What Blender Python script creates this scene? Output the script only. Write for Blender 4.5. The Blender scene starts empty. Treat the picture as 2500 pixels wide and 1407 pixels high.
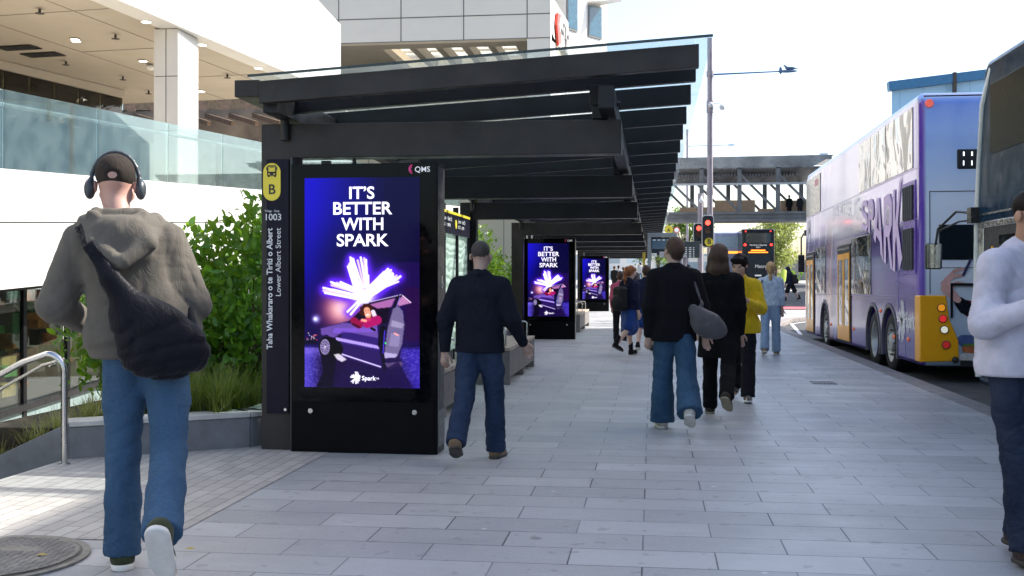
import bpy, math, random
import numpy as np
from mathutils import Vector, Matrix
random.seed(7); rng = np.random.default_rng(7)
SC = bpy.context.scene; COL = SC.collection; R = math.radians

# ------------------------------------------------------------ camera, sky, sun, exposure
EYE = 1.4; FPX = 2640.0; YAW = R(7.4)
cam = bpy.data.cameras.new('camera'); cam_o = bpy.data.objects.new('camera', cam); COL.objects.link(cam_o)
cam.sensor_width = 36; cam.lens = 36*FPX/2500; cam.shift_y = -23.5/2500; cam.clip_end = 3000; cam.clip_start = .05
cam_o.location = (0, 0, EYE); cam_o.rotation_euler = (R(90), 0, YAW); SC.camera = cam_o
SUN_AZ, SUN_EL = R(66), R(42)                 # azimuth east of +Y
W = bpy.data.worlds.new('World'); SC.world = W; W.use_nodes = True
nt = W.node_tree; bg = nt.nodes['Background']; sk = nt.nodes.new('ShaderNodeTexSky')
sk.sky_type = 'NISHITA'; sk.sun_disc = False; sk.sun_elevation = SUN_EL; sk.sun_rotation = SUN_AZ
sk.air_density = 1.0; sk.dust_density = 2.4; sk.ozone_density = 1.0
nt.links.new(sk.outputs[0], bg.inputs[0]); bg.inputs[1].default_value = 0.145
sd = bpy.data.lights.new('sun', 'SUN'); sd.energy = 4.2; sd.angle = R(.5); sd.color = (1, .95, .87)
so = bpy.data.objects.new('sun', sd); COL.objects.link(so)
sdir = Vector((math.sin(SUN_AZ)*math.cos(SUN_EL), math.cos(SUN_AZ)*math.cos(SUN_EL), math.sin(SUN_EL)))
so.rotation_euler = sdir.to_track_quat('Z', 'Y').to_euler(); so.location = (20, 20, 30)
SC.view_settings.view_transform = 'Standard'; SC.view_settings.look = 'None'
SC.view_settings.exposure = 1.25; SC.view_settings.gamma = 1
SC.cycles.max_bounces = 8; SC.cycles.transparent_max_bounces = 24

# ------------------------------------------------------------ measuring helpers: sight line -> point on a real plane
cS, cC = math.sin(YAW), math.cos(YAW)
def ray(px, py):
    u = (px-1250)/FPX
    return Vector((-cS+u*cC, cC+u*cS, (680-py)/FPX))
def AY(px, py, Y): d = ray(px, py); return Vector((0, 0, EYE))+d*(Y/d.y)
def AX(px, py, X): d = ray(px, py); return Vector((0, 0, EYE))+d*(X/d.x)
def AG(px, py, z=0): d = ray(px, py); return Vector((0, 0, EYE))+d*((z-EYE)/d.z)

# ------------------------------------------------------------ materials
class NT:
    def __init__(s, name):
        s.m = bpy.data.materials.new(name); s.m.use_nodes = True; s.t = s.m.node_tree; s.n = s.t.nodes; s.l = s.t.links
        s.b = s.n['Principled BSDF']; s.out = s.n['Material Output']
    def new(s, ty, **k):
        x = s.n.new('ShaderNode'+ty)
        for a, v in k.items(): setattr(x, a, v)
        return x
    def setin(s, node, i, v):
        if v is None: return
        if isinstance(v, bpy.types.NodeSocket): s.l.new(v, node.inputs[i])
        else:
            if isinstance(v, (tuple, list)) and len(v) == 3 and node.inputs[i].type == 'RGBA': v = (*v, 1)
            node.inputs[i].default_value = v
    def obj(s): return s.new('TexCoord').outputs['Object']
    def gen(s): return s.new('TexCoord').outputs['Generated']
    def xyz(s, v): x = s.new('SeparateXYZ'); s.setin(x, 0, v); return x.outputs
    def comb(s, a, b, c): x = s.new('CombineXYZ'); [s.setin(x, i, v) for i, v in enumerate((a, b, c))]; return x.outputs[0]
    def map(s, v, loc=(0, 0, 0), sc=(1, 1, 1), rot=(0, 0, 0)):
        x = s.new('Mapping'); s.setin(x, 0, v); x.inputs[1].default_value = loc; x.inputs[2].default_value = rot; x.inputs[3].default_value = sc; return x.outputs[0]
    def noise(s, v, sc, det=3, rough=.5, dist=0):
        x = s.new('TexNoise'); s.setin(x, 0, v); x.inputs['Scale'].default_value = sc; x.inputs['Detail'].default_value = det
        x.inputs['Roughness'].default_value = rough; x.inputs['Distortion'].default_value = dist; return x.outputs[0]
    def ma(s, op, a, b=None, c=None, cl=False):
        x = s.new('Math', operation=op, use_clamp=cl); s.setin(x, 0, a); s.setin(x, 1, b); s.setin(x, 2, c); return x.outputs[0]
    def mr(s, v, a, b, c=0, d=1):
        x = s.new('MapRange'); s.setin(x, 0, v); [s.setin(x, i+1, q) for i, q in enumerate((a, b, c, d))]; return x.outputs[0]
    def mix(s, f, a, b, mode='MIX'):
        x = s.new('Mix', data_type='RGBA', blend_type=mode); s.setin(x, 0, f); s.setin(x, 6, a); s.setin(x, 7, b); return x.outputs[2]
    def ramp(s, f, stops):
        x = s.new('ValToRGB'); s.setin(x, 0, f); e = x.color_ramp.elements
        while len(e) < len(stops): e.new(.5)
        for i, (p, c) in enumerate(stops): e[i].position = p; e[i].color = (*c, 1)
        return x.outputs[0]
    def bump(s, h, st=.3, d=.01):
        x = s.new('Bump'); s.setin(x, 'Height', h); x.inputs['Strength'].default_value = st; x.inputs['Distance'].default_value = d
        s.l.new(x.outputs[0], s.b.inputs['Normal'])
    def base(s, c): s.setin(s.b, 'Base Color', c)
    def rough(s, c): s.setin(s.b, 'Roughness', c)
MATS = {}
def M(name, col, rough=.5, metal=0, var=.12, nsc=6, bump=0, bsc=60, spec=.5, coat=0, emit=0, sheen=0, bd=.004):
    if name in MATS: return MATS[name]
    t = NT(name); o = t.obj(); n = t.noise(o, nsc, 5, .6)
    dk = tuple(c*(1-var*1.3) for c in col); lt = tuple(min(1, c*(1+var)) for c in col)
    t.base(t.mix(t.mr(n, .3, .7), dk, lt)); t.rough(t.mr(t.noise(o, nsc*3.1, 4), .3, .7, max(0, rough-.07), min(1, rough+.09)))
    t.setin(t.b, 'Metallic', metal); t.setin(t.b, 'Specular IOR Level', spec)
    if coat: t.setin(t.b, 'Coat Weight', coat); t.setin(t.b, 'Coat Roughness', .05)
    if sheen: t.setin(t.b, 'Sheen Weight', sheen)
    if bump: t.bump(t.noise(o, bsc, 4), bump, bd)
    if emit: t.setin(t.b, 'Emission Color', col); t.setin(t.b, 'Emission Strength', emit)
    MATS[name] = t.m; return t.m
def glass(name, tint=(.85, .95, .93), rough=.02, body=.0, bodycol=(.7, .8, .8), refl=1.0, wavy=0, trans=False):
    if name in MATS: return MATS[name]
    t = NT(name); tr = t.new('BsdfTransparent'); tr.inputs[0].default_value = (*tint, 1)
    g = t.new('BsdfGlossy'); g.inputs[1].default_value = rough
    f = t.new('Fresnel'); f.inputs[0].default_value = 1.5
    if wavy:
        b = t.new('Bump'); b.inputs['Strength'].default_value = .35; b.inputs['Distance'].default_value = wavy
        t.l.new(t.noise(t.obj(), 3.5, 2), b.inputs['Height']); t.l.new(b.outputs[0], g.inputs['Normal'])
    a = t.new('MixShader'); t.l.new(t.ma('MULTIPLY', f.outputs[0], refl, cl=True), a.inputs[0]); t.l.new(tr.outputs[0], a.inputs[1]); t.l.new(g.outputs[0], a.inputs[2])
    if body:
        d = t.new('BsdfTranslucent' if trans else 'BsdfDiffuse'); d.inputs[0].default_value = (*bodycol, 1); k = t.new('MixShader')
        n = t.noise(t.obj(), 3, 5); t.l.new(t.ma('MULTIPLY', n, body*2, cl=True), k.inputs[0]); t.l.new(a.outputs[0], k.inputs[1]); t.l.new(d.outputs[0], k.inputs[2]); a = k
    t.l.new(a.outputs[0], t.out.inputs[0]); MATS[name] = t.m; return t.m

# ------------------------------------------------------------ object tree
ORG = {}
def tag(o, label=None, cat=None, group=None, kind=None):
    if label: o['label'] = label
    if cat: o['category'] = cat
    if group: o['group'] = group
    if kind: o['kind'] = kind
    return o
def thing(name, loc, label, cat, group=None):
    o = bpy.data.objects.new(name, None); COL.objects.link(o); o.location = loc; o.empty_display_size = .2
    ORG[o.name] = Vector(loc); return tag(o, label, cat, group)
def link(name, me, parent=None, loc=None):
    o = bpy.data.objects.new(name, me); COL.objects.link(o)
    if parent: o.parent = parent; ORG[o.name] = ORG[parent.name]
    elif loc is not None: o.location = loc; ORG[o.name] = Vector(loc)
    else: ORG[o.name] = Vector((0, 0, 0))
    return o
def smooth(me, ang=35):
    me.polygons.foreach_set('use_smooth', [True]*len(me.polygons))
    try: me.set_sharp_from_angle(angle=R(ang))
    except Exception: pass
class MB:
    """collects shapes in world coordinates, links them as ONE mesh"""
    def __init__(s): s.v = []; s.f = []; s.mi = []; s.cur = 0
    def add(s, vs, fs):
        b = len(s.v); s.v += [tuple(v) for v in vs]; s.f += [tuple(b+i for i in f) for f in fs]; s.mi += [s.cur]*len(fs); return s
    def box(s, x0, x1, y0, y1, z0, z1):
        return s.add([(x, y, z) for z in (z0, z1) for x, y in ((x0, y0), (x1, y0), (x1, y1), (x0, y1))],
                     [(3, 2, 1, 0), (4, 5, 6, 7), (0, 1, 5, 4), (1, 2, 6, 5), (2, 3, 7, 6), (3, 0, 4, 7)])
    def bar(s, a, b, w, h, up=(0, 0, 1)):
        a = Vector(a); b = Vector(b); d = (b-a).normalized(); u = Vector(up)
        sx = d.cross(u)
        if sx.length < 1e-4: sx = Vector((1, 0, 0))
        sx.normalize(); u = sx.cross(d).normalized(); vs = []
        for p in (a, b): vs += [p-sx*w/2-u*h/2, p+sx*w/2-u*h/2, p+sx*w/2+u*h/2, p-sx*w/2+u*h/2]
        return s.add(vs, [(0, 1, 2, 3), (7, 6, 5, 4), (0, 4, 5, 1), (1, 5, 6, 2), (2, 6, 7, 3), (3, 7, 4, 0)])
    def cyl(s, a, b, r, r2=None, n=16, caps=True):
        a = Vector(a); b = Vector(b); r2 = r if r2 is None else r2; d = (b-a).normalized(); e = d.orthogonal().normalized(); g = d.cross(e)
        vs = []
        for p, q in ((a, r), (b, r2)): vs += [p+(e*math.cos(2*math.pi*i/n)+g*math.sin(2*math.pi*i/n))*q for i in range(n)]
        fs = [(i, (i+1) % n, n+(i+1) % n, n+i) for i in range(n)]
        if caps: fs += [tuple(range(n-1, -1, -1)), tuple(range(n, 2*n))]
        return s.add(vs, fs)
    def tube(s, pts, r, n=12):
        pts = [Vector(p) for p in pts]; vs = []; e = None
        for i, p in enumerate(pts):
            d = (pts[min(i+1, len(pts)-1)]-pts[max(i-1, 0)]).normalized()
            e = d.orthogonal().normalized() if e is None else (e-d*e.dot(d)).normalized()
            g = d.cross(e); rr = r[i] if isinstance(r, (list, tuple)) else r
            vs += [p+(e*math.cos(2*math.pi*k/n)+g*math.sin(2*math.pi*k/n))*rr for k in range(n)]
        fs = [(i*n+k, i*n+(k+1) % n, (i+1)*n+(k+1) % n, (i+1)*n+k) for i in range(len(pts)-1) for k in range(n)]
        fs += [tuple(range(n-1, -1, -1)), tuple(range(len(pts)*n-n, len(pts)*n))]
        return s.add(vs, fs)
    def prism(s, poly, off):
        """poly: 3D points of a planar outline, off: thickness vector"""
        n = len(poly); off = Vector(off); p = [Vector(q) for q in poly]
        return s.add(p+[q+off for q in p], [tuple(range(n-1, -1, -1)), tuple(range(n, 2*n))]+[(i, (i+1) % n, n+(i+1) % n, n+i) for i in range(n)])
    def sph(s, c, r, nu=14, nv=9):
        r = (r, r, r) if not isinstance(r, (tuple, list)) else r; c = Vector(c)
        vs = [c+Vector((0, 0, r[2]))]
        for j in range(1, nv):
            a = math.pi*j/nv
            vs += [c+Vector((r[0]*math.sin(a)*math.cos(2*math.pi*i/nu), r[1]*math.sin(a)*math.sin(2*math.pi*i/nu), r[2]*math.cos(a))) for i in range(nu)]
        vs += [c-Vector((0, 0, r[2]))]; L = len(vs)-1
        fs = [(0, 1+i, 1+(i+1) % nu) for i in range(nu)]
        for j in range(nv-2): fs += [(1+j*nu+i, 1+(j+1)*nu+i, 1+(j+1)*nu+(i+1) % nu, 1+j*nu+(i+1) % nu) for i in range(nu)]
        fs += [(L, 1+(nv-2)*nu+(i+1) % nu, 1+(nv-2)*nu+i) for i in range(nu)]
        return s.add(vs, fs)
    def build(s, name, mat, parent=None, bevel=0, sm=False, seg=2, origin=None, ang=35):
        me = bpy.data.meshes.new(name)
        o = link(name, me, parent, origin); g = ORG[o.name]
        me.from_pydata([(x-g.x, y-g.y, z-g.z) for x, y, z in s.v], [], s.f)
        for m in (mat if isinstance(mat, (list, tuple)) else [mat]): me.materials.append(m)
        if max(s.mi or [0]): me.polygons.foreach_set('material_index', s.mi)
        import bmesh
        bm = bmesh.new(); bm.from_mesh(me); bmesh.ops.recalc_face_normals(bm, faces=bm.faces); bm.to_mesh(me); bm.free()
        if sm or bevel: smooth(me, ang)
        if bevel:
            b = o.modifiers.new('bevel', 'BEVEL'); b.width = bevel; b.segments = seg; b.limit_method = 'ANGLE'; b.angle_limit = R(40); b.harden_normals = True
        return o
def copy_tree(o, parent=None):
    c = o.copy(); COL.objects.link(c); c.parent = parent
    if o.name in ORG: ORG[c.name] = ORG[o.name]
    for ch in list(o.children): copy_tree(ch, c)
    return c
def text(name, s, mat, parent, org, ex, ey, size=None, width=None, align='LEFT', bold=0, gap=1.0, shear=0, fn=None, sx=1.0, track=1.0):
    cu = bpy.data.curves.new('t', 'FONT'); cu.body = s; cu.size = 1; cu.align_x = align; cu.offset = bold; cu.space_line = gap; cu.shear = shear; cu.space_character = track
    cu.resolution_u = 4
    to = bpy.data.objects.new('t', cu); COL.objects.link(to); bpy.context.view_layer.update()
    me = bpy.data.meshes.new_from_object(to.evaluated_get(bpy.context.evaluated_depsgraph_get())); bpy.data.objects.remove(to)
    vs = np.zeros(len(me.vertices)*3); me.vertices.foreach_get('co', vs); vs = vs.reshape(-1, 3)
    w = vs[:, 0].max()-vs[:, 0].min()
    k = width/w if width else size
    o = link(name, me, parent); g = ORG[o.name]; org = Vector(org); ex = Vector(ex); ey = Vector(ey)
    if fn: out = [Vector(fn((x-vs[:, 0].min())/w, y))-g for x, y, _ in vs]
    else: out = [org+ex*(x*k*sx)+ey*(y*k)-g for x, y, _ in vs]
    me.vertices.foreach_set('co', np.array(out).ravel()); me.update(); me.materials.clear(); me.materials.append(mat); o.name = name; return o
def gz(Y):
    return float(np.interp(Y, [-100, 40, 50, 57, 70, 85, 120, 400, 1500], [0, 0, .08, .2, .55, .98, 1.2, 1.3, 1.4]))

# ------------------------------------------------------------ implicit-surface figures
class Sdf:
    def __init__(s, res): s.res = res; s.p = []; s.T = Matrix.Identity(4)
    def _q(s, v): return np.array(s.T @ Vector(v))
    def cone(s, a, b, ra, rb, k=.03, fy=1, cut=False): s.p.append(('c', s._q(a), s._q(b), ra, rb, k, fy, cut)); return s
    def chain(s, pts, rs, k=.03, fy=1):
        for i in range(len(pts)-1): s.cone(pts[i], pts[i+1], rs[i], rs[i+1], k, fy)
        return s
    def ell(s, c, r, k=.03, cut=False, rot=None):
        rm = np.array((s.T.to_3x3() @ (rot if rot else Matrix.Identity(3)))); s.p.append(('e', s._q(c), rm, np.array(r, float), k, cut)); return s
    def box(s, c, h, rd=.01, k=.01, cut=False, rot=None):
        rm = np.array((s.T.to_3x3() @ (rot if rot else Matrix.Identity(3)))); s.p.append(('b', s._q(c), rm, np.array(h, float), rd, k, cut)); return s
    def mesh(s, disp=None, clip=None):
        r = s.res; lo = np.full(3, 1e9); hi = -lo; bb = []
        for q in s.p:
            if q[0] == 'c': m = max(q[3], q[4]); a = np.minimum(q[1], q[2])-m; b = np.maximum(q[1], q[2])+m; k, cut = q[5], q[7]
            else: m = np.linalg.norm(q[3])+(q[4] if q[0] == 'b' else 0); m = min(m, max(q[3])*1.75+.02); a = q[1]-m; b = q[1]+m; k, cut = q[-2], q[-1]
            bb.append((a, b, k, cut))
            if not cut: lo = np.minimum(lo, a); hi = np.maximum(hi, b)
        lo -= 3*r+.015; hi += 3*r+.015; n = np.ceil((hi-lo)/r).astype(int)+1; A = np.full(n, .2, np.float32)
        ax = [lo[i]+r*np.arange(n[i]) for i in range(3)]
        for q, (a, b, k, cut) in zip(s.p, bb):
            mg = k+.03
            i0 = np.clip(np.floor((a-mg-lo)/r).astype(int), 0, n-1); i1 = np.clip(np.ceil((b+mg-lo)/r).astype(int)+1, 1, n)
            if (i1 <= i0).any(): continue
            sl = tuple(slice(i0[i], i1[i]) for i in range(3))
            X, Y, Z = [ax[i][i0[i]:i1[i]].reshape([-1 if j == i else 1 for j in range(3)]) for i in range(3)]
            if q[0] == 'c':
                pa, pb, ra, rb, _, fy, _ = q[1:]; f = 1/fy
                x, y, z = X-pa[0], (Y-pa[1])*f, Z-pa[2]; d = pb-pa; d = d*np.array([1, f, 1]); L = max(d@d, 1e-9)
                h = np.clip((x*d[0]+y*d[1]+z*d[2])/L, 0, 1)
                D = (np.sqrt((x-h*d[0])**2+(y-h*d[1])**2+(z-h*d[2])**2)-(ra+(rb-ra)*h))*min(1, fy)
            else:
                rm = q[2]; x, y, z = X-q[1][0], Y-q[1][1], Z-q[1][2]
                u = x*rm[0, 0]+y*rm[1, 0]+z*rm[2, 0]; v = x*rm[0, 1]+y*rm[1, 1]+z*rm[2, 1]; w = x*rm[0, 2]+y*rm[1, 2]+z*rm[2, 2]
                if q[0] == 'e':
                    e = q[3]; k0 = np.sqrt((u/e[0])**2+(v/e[1])**2+(w/e[2])**2)+1e-6; k1 = np.sqrt((u/e[0]**2)**2+(v/e[1]**2)**2+(w/e[2]**2)**2)+1e-6; D = k0*(k0-1)/k1
                else:
                    e = q[3]-q[4]; qa, qb, qc = np.abs(u)-e[0], np.abs(v)-e[1], np.abs(w)-e[2]
                    D = np.sqrt(np.maximum(qa, 0)**2+np.maximum(qb, 0)**2+np.maximum(qc, 0)**2)+np.minimum(np.maximum(np.maximum(qa, qb), qc), 0)-q[4]
            S = A[sl]
            if cut: h = np.maximum(k-np.abs(S+D), 0)/k; A[sl] = np.maximum(S, -D)+h*h*k*.25
            else: h = np.maximum(k-np.abs(S-D), 0)/k; A[sl] = np.minimum(S, D)-h*h*k*.25
        if disp is not None:
            X, Y, Z = np.meshgrid(*ax, indexing='ij', sparse=True); A += disp(X, Y, Z).astype(np.float32)
        if clip is not None:
            X, Y, Z = np.meshgrid(*ax, indexing='ij', sparse=True); A = np.maximum(A, clip(X, Y, Z).astype(np.float32))
        A[0] = A[-1] = .1; A[:, 0] = A[:, -1] = .1; A[:, :, 0] = A[:, :, -1] = .1
        return nets(A, lo, r)
def nets(A, lo, r):
    S = A < 0; c = [S[i:S.shape[0]-1+i, j:S.shape[1]-1+j, k:S.shape[2]-1+k] for i in (0, 1) for j in (0, 1) for k in (0, 1)]
    an = c[0].copy(); al = c[0].copy()
    for q in c[1:]: an |= q; al &= q
    mk = an & ~al; I = np.argwhere(mk); idx = np.full(mk.shape, -1, np.int64); idx[mk] = np.arange(len(I))
    acc = np.zeros((len(I), 3)); cnt = np.zeros(len(I)); o = [(i, j, k) for i in (0, 1) for j in (0, 1) for k in (0, 1)]
    for p in o:
        for a in range(3):
            if p[a]: continue
            q = list(p); q[a] = 1
            v0 = A[I[:, 0]+p[0], I[:, 1]+p[1], I[:, 2]+p[2]]; v1 = A[I[:, 0]+q[0], I[:, 1]+q[1], I[:, 2]+q[2]]
            m = (v0 < 0) != (v1 < 0); t = np.where(m, v0/np.where(m, v0-v1, 1), 0)
            pos = np.array(p, float)[None, :].repeat(len(I), 0); pos[:, a] += t; acc[m] += pos[m]; cnt[m] += 1
    V = lo+r*(I+acc/np.maximum(cnt, 1)[:, None]); F = []
    for a in range(3):
        b, d = (a+1) % 3, (a+2) % 3
        s0 = [slice(None)]*3; s1 = [slice(None)]*3; s0[a] = slice(0, -1); s1[a] = slice(1, None)
        e0, e1 = S[tuple(s0)], S[tuple(s1)]; E = np.argwhere(e0 != e1); E = E[(E[:, b] > 0) & (E[:, d] > 0)]
        fl = e0[E[:, 0], E[:, 1], E[:, 2]]; ub = np.zeros(3, int); ub[b] = 1; ud = np.zeros(3, int); ud[d] = 1
        g = lambda w: idx[w[:, 0], w[:, 1], w[:, 2]]
        try: Q = np.stack([g(E-ub-ud), g(E-ud), g(E), g(E-ub)], 1)
        except IndexError: continue
        Q[~fl] = Q[~fl][:, ::-1]; F.append(Q)
    return V, np.concatenate(F)
def npmesh(name, V, F, mat, parent=None, sub=None, loc=None):
    me = bpy.data.meshes.new(name); o = link(name, me, parent, loc)
    me.from_pydata(V.tolist(), [], F.tolist()); me.polygons.foreach_set('use_smooth', [True]*len(F)); me.materials.append(mat); return o
# ------------------------------------------------------------ people
def folds(amp, f=1.0, z0=-9, z1=9, seed=0):
    def d(X, Y, Z):
        w = np.clip((Z-z0)*12, 0, 1)*np.clip((z1-Z)*12, 0, 1)
        p1 = (15*Z+11*np.abs(X)+3.0*np.sin(7*X+4*Y+seed)+1.6*np.sin(11*Z-9*Y))*f; p2 = (26*X+12*Y-5*Z+2.6*np.sin(7*Z+seed)+np.sin(17*Y+5*Z))*f; p3 = (41*Z-27*X+15*Y+2.5*np.sin(13*X+9*Z+seed))*f
        a = (1-np.abs(np.sin(p1)))**2.2+.8*(1-np.abs(np.sin(p2)))**2.2+.35*(1-np.abs(np.sin(p3)))**2-.45+.25*np.sin(p1*.6+p2*.5)
        return amp*w*a*.5
    return d
def V3(*a): return Vector(a)
def person(label, loc, heading, H=1.75, legs=((0, 0, 0), (0, 0, 0)), arms=None, lean=(0, 0), turn=0, nod=0, skin=(.5, .3, .22),
           top=None, bottom=None, shoe=None, hair=None, group=None, res=.012, wide=1.0, hold=None, extra=None, splay=.1, face=True, cat='person'):
    """figure facing +Y; legs: (swing, knee bend, foot pitch) in degrees for left, right; arms: (upper dir, fore dir) left, right"""
    root = thing('person', loc, label, cat, group); root.rotation_euler = (0, 0, R(heading)); k = H/1.75; root.scale = (k, k, k)
    J = {}
    ank = []
    for s, (a, kb, fp) in zip((-1, 1), legs):
        hip = V3(s*.09*wide, 0, .92); a = R(a); sh = a-R(kb)
        kn = hip+V3(s*.012*splay*10, math.sin(a)*.43, -math.cos(a)*.43)
        an = kn+V3(s*.005, math.sin(sh)*.42, -math.cos(sh)*.42); J[s] = [hip, kn, an]; ank.append(an.z)
    low = []
    for s, (a, kb, fp) in zip((-1, 1), legs):
        an = J[s][2]; p = R(fp); low += [an.z-.08*math.cos(p)-.0*abs(math.sin(p))-max(0, math.sin(-p))*.17, an.z-.08*math.cos(p)-max(0, math.sin(p))*.06]
    dz = -min(low)
    for s in J: J[s] = [q+V3(0, 0, dz) for q in J[s]]
    up = lambda x, y, z: V3(x+lean[0]*(z-.92), y+lean[1]*(z-.92), z+dz)
    sh = {s: up(s*.172*wide, 0, 1.395) for s in (-1, 1)}
    arms = arms or (((-.12, .1, -1), (-.02, .35, -1)), ((.12, -.1, -1), (.02, .25, -1)))
    A = {}
    for s, (u, f) in zip((-1, 1), arms):
        u = Vector(u).normalized(); f = Vector(f).normalized(); el = sh[s]+u*.29; wr = el+f*.255; A[s] = (sh[s], el, wr, f)
    nk = up(0, -.01, 1.46); hc = up(0, .035+nod*.05, 1.635-nod*.01)
    HM = Matrix.Translation(hc) @ Matrix.Scale(1.07, 4) @ Matrix.Rotation(R(turn), 4, 'Z') @ Matrix.Rotation(R(-nod*25), 4, 'X')
    # --- body
    b = Sdf(res)
    for s in (-1, 1):
        h, kn, an = J[s]; fp = R(legs[0 if s < 0 else 1][2])
        b.chain([h, (h+kn)/2, kn], [.076, .068, .05], .04); b.chain([kn, kn.lerp(an, .3)+V3(0, -.012, 0), an], [.046, .05, .034], .03)
        b.cone(an+V3(0, -.02, -.03), an+V3(s*.02, math.cos(fp)*.16, -.05+math.sin(fp)*.16), .035, .028, .03)
    b.cone(up(0, 0, .98), up(0, .0, 1.1), .12*wide, .105*wide, .06, .75); b.cone(up(0, 0, 1.1), up(0, -.005, 1.33), .105*wide, .13*wide, .06, .75)
    b.cone(up(-.13*wide, -.01, 1.39), up(.13*wide, -.01, 1.39), .05, .05, .06); b.cone(nk-V3(0, 0, .05), hc-V3(0, .02, .05), .058, .05, .04)
    fine = res < .013
    for s in (-1, 1):
        a, e, w, f = A[s]; b.chain([a, e, w], [.052, .04, .028], .03)
        n = f.cross(V3(s, .3, .2)).normalized() if abs(f.x) < .8 else V3(0, 0, -1).cross(f).normalized()
        sd = f.cross(n).normalized()
        if fine:
            b.cone(w, w+f*.085, .026, .034, .02)
            for i, (o, L) in enumerate(((-.028, .06), (-.0095, .075), (.0095, .07), (.028, .052))):
                r0 = w+f*.085+sd*o; m = r0+f*L*.55+n*.012; t = m+(f*.6+n*.8).normalized()*L*.5; b.chain([r0, m, t], [.0095, .009, .0075], .006)
            r0 = w+f*.03-sd*.03*s; b.chain([r0, r0+f*.035-sd*.025*s+n*.01, r0+f*.065-sd*.028*s+n*.02], [.013, .0105, .009], .008)
        else: b.cone(w, w+f*.1+n*.015, .028, .03, .02); b.cone(w+f*.1+n*.015, w+f*.16+n*.04, .03, .02, .02)
    b.T = HM
    b.ell((0, -.012, .035), (.077, .098, .088), .03); b.ell((0, .02, -.03), (.062, .072, .085), .04); b.cone((0, .05, -.085), (0, .045, -.05), .03, .04, .03)
    if face:
        b.cone((0, .088, .015), (0, .108, -.022), .009, .015, .014); b.cone((-.035, .078, .032), (.035, .078, .032), .012, .012, .018)
        for s in (-1, 1):
            b.ell((s*.032, .093, .012), (.016, .014, .012), .008, True); b.ell((s*.079, -.005, -.005), (.012, .022, .032), .008)
            b.cone((s*.04, .066, -.02), (s*.05, .05, -.03), .022, .02, .03)
        b.cone((-.018, .088, -.055), (.018, .088, -.055), .008, .008, .008); b.cone((-.015, .085, -.066), (.015, .085, -.066), .009, .009, .007)
    V, F = b.mesh(); bo = npmesh('body', V, F, M('skin%.2f%.2f' % skin[:2], skin, .5, var=.08, nsc=9), root)
    if face and res < .016:
        for s in (-1, 1):
            m = MB(); c = HM @ V3(s*.032, .081, .012); m.sph(c, (.0125, .0125, .009)); m.cur = 1; m.sph(HM @ V3(s*.032, .0875, .011), .0072)
            e = m.build('eye', [M('eye_white', (.3, .25, .23), .3, var=.02), M('iris', (.02, .015, .01), .2, var=.02)], None, sm=True); e.parent = root
    P = dict(root=root, J=J, A=A, sh=sh, up=up, HM=HM, hc=hc, nk=nk, dz=dz, bo=bo, k=k)
    # --- trousers / shorts / skirt
    if bottom:
        m, rr, ln = bottom['mat'], bottom['r'], bottom.get('len', 1.0); t = Sdf(bottom.get('res', res))
        t.cone(up(0, 0, .965), up(0, 0, 1.04), .136*wide, .125*wide, .05, .82)
        for s in (-1, 1):
            h, kn, an = J[s]; t.cone(h+V3(-s*.012, -.012, 0), h.lerp(kn, .5), .1, rr[0], .05)
            L = [h.lerp(kn, .5), kn, kn.lerp(an, .5), an+V3(0, 0, -.015)]
            if ln >= 1: t.chain(L, [rr[0], rr[1], (rr[1]+rr[2])/2, rr[2]], .02)
            else:
                e = h.lerp(kn, ln*2); t.cone(h.lerp(kn, .4), e, rr[0], rr[1], .02)
        if bottom.get('skirt'): t.cone(up(0, 0, .95), up(0, .02, .95-bottom['skirt']), .15, .2, .05, .8)
        if ln >= 1:
            for s in (-1, 1): an = J[s][2]; kn = J[s][1]; d = (an-kn).normalized(); t.box(an+d*.08, (rr[2]*1.6, rr[2]*1.7, .06), .004, .01, True, d.to_track_quat('Z', 'Y').to_matrix())
        V, F = t.mesh(folds(bottom.get('f', .009), 1.15, seed=loc[0]*3)); npmesh(bottom['name'], V, F, m, root)
    # --- top
    if top:
        m, t = top['mat'], Sdf(top.get('res', res)); g = top.get('g', .02); hz = top.get('hem', .9); ls = top.get('ls', 1)
        for s in (-1, 1):
            t.cone(up(s*.062*wide, -.004, hz-.05), up(s*.04*wide, -.008, 1.12), .128+g*top.get('flare', 1)*.9, .118+g*.75, .03, .86)
            t.cone(up(s*.04*wide, -.008, 1.12), up(s*.055*wide, -.012, 1.32), .118+g*.75, .112+g*.7, .03, .84)
            t.cone(up(s*.05, -.012, 1.445), up(s*.15*wide, -.008, 1.385), .052+g*.25, .062+g*.35, .05)
        t.cone(up(0, -.01, 1.36), up(0, -.008, 1.475), .105, .066, .05)
        for s in (-1, 1):
            a, e, w, f = A[s]; w2 = e.lerp(w, .97 if ls == 1 else ls); q = top.get('cuff', .04)
            t.cone(a, e, .06+g*.45, .05+g*.55, .035); t.cone(e, w2, .05+g*.55, q+g*.1, .02)
            if top.get('ribs'): t.cone(w2-f*.045, w2, q, q*.93, .008)
        if top.get('ribs'): [t.cone(up(s*.06*wide, -.004, hz+.06), up(s*.06*wide, -.004, hz+.085), .134+g*top.get('flare', 1)*.9+.012, .134+g+.006, .02, .88) for s in (-1, 1)]
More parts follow.
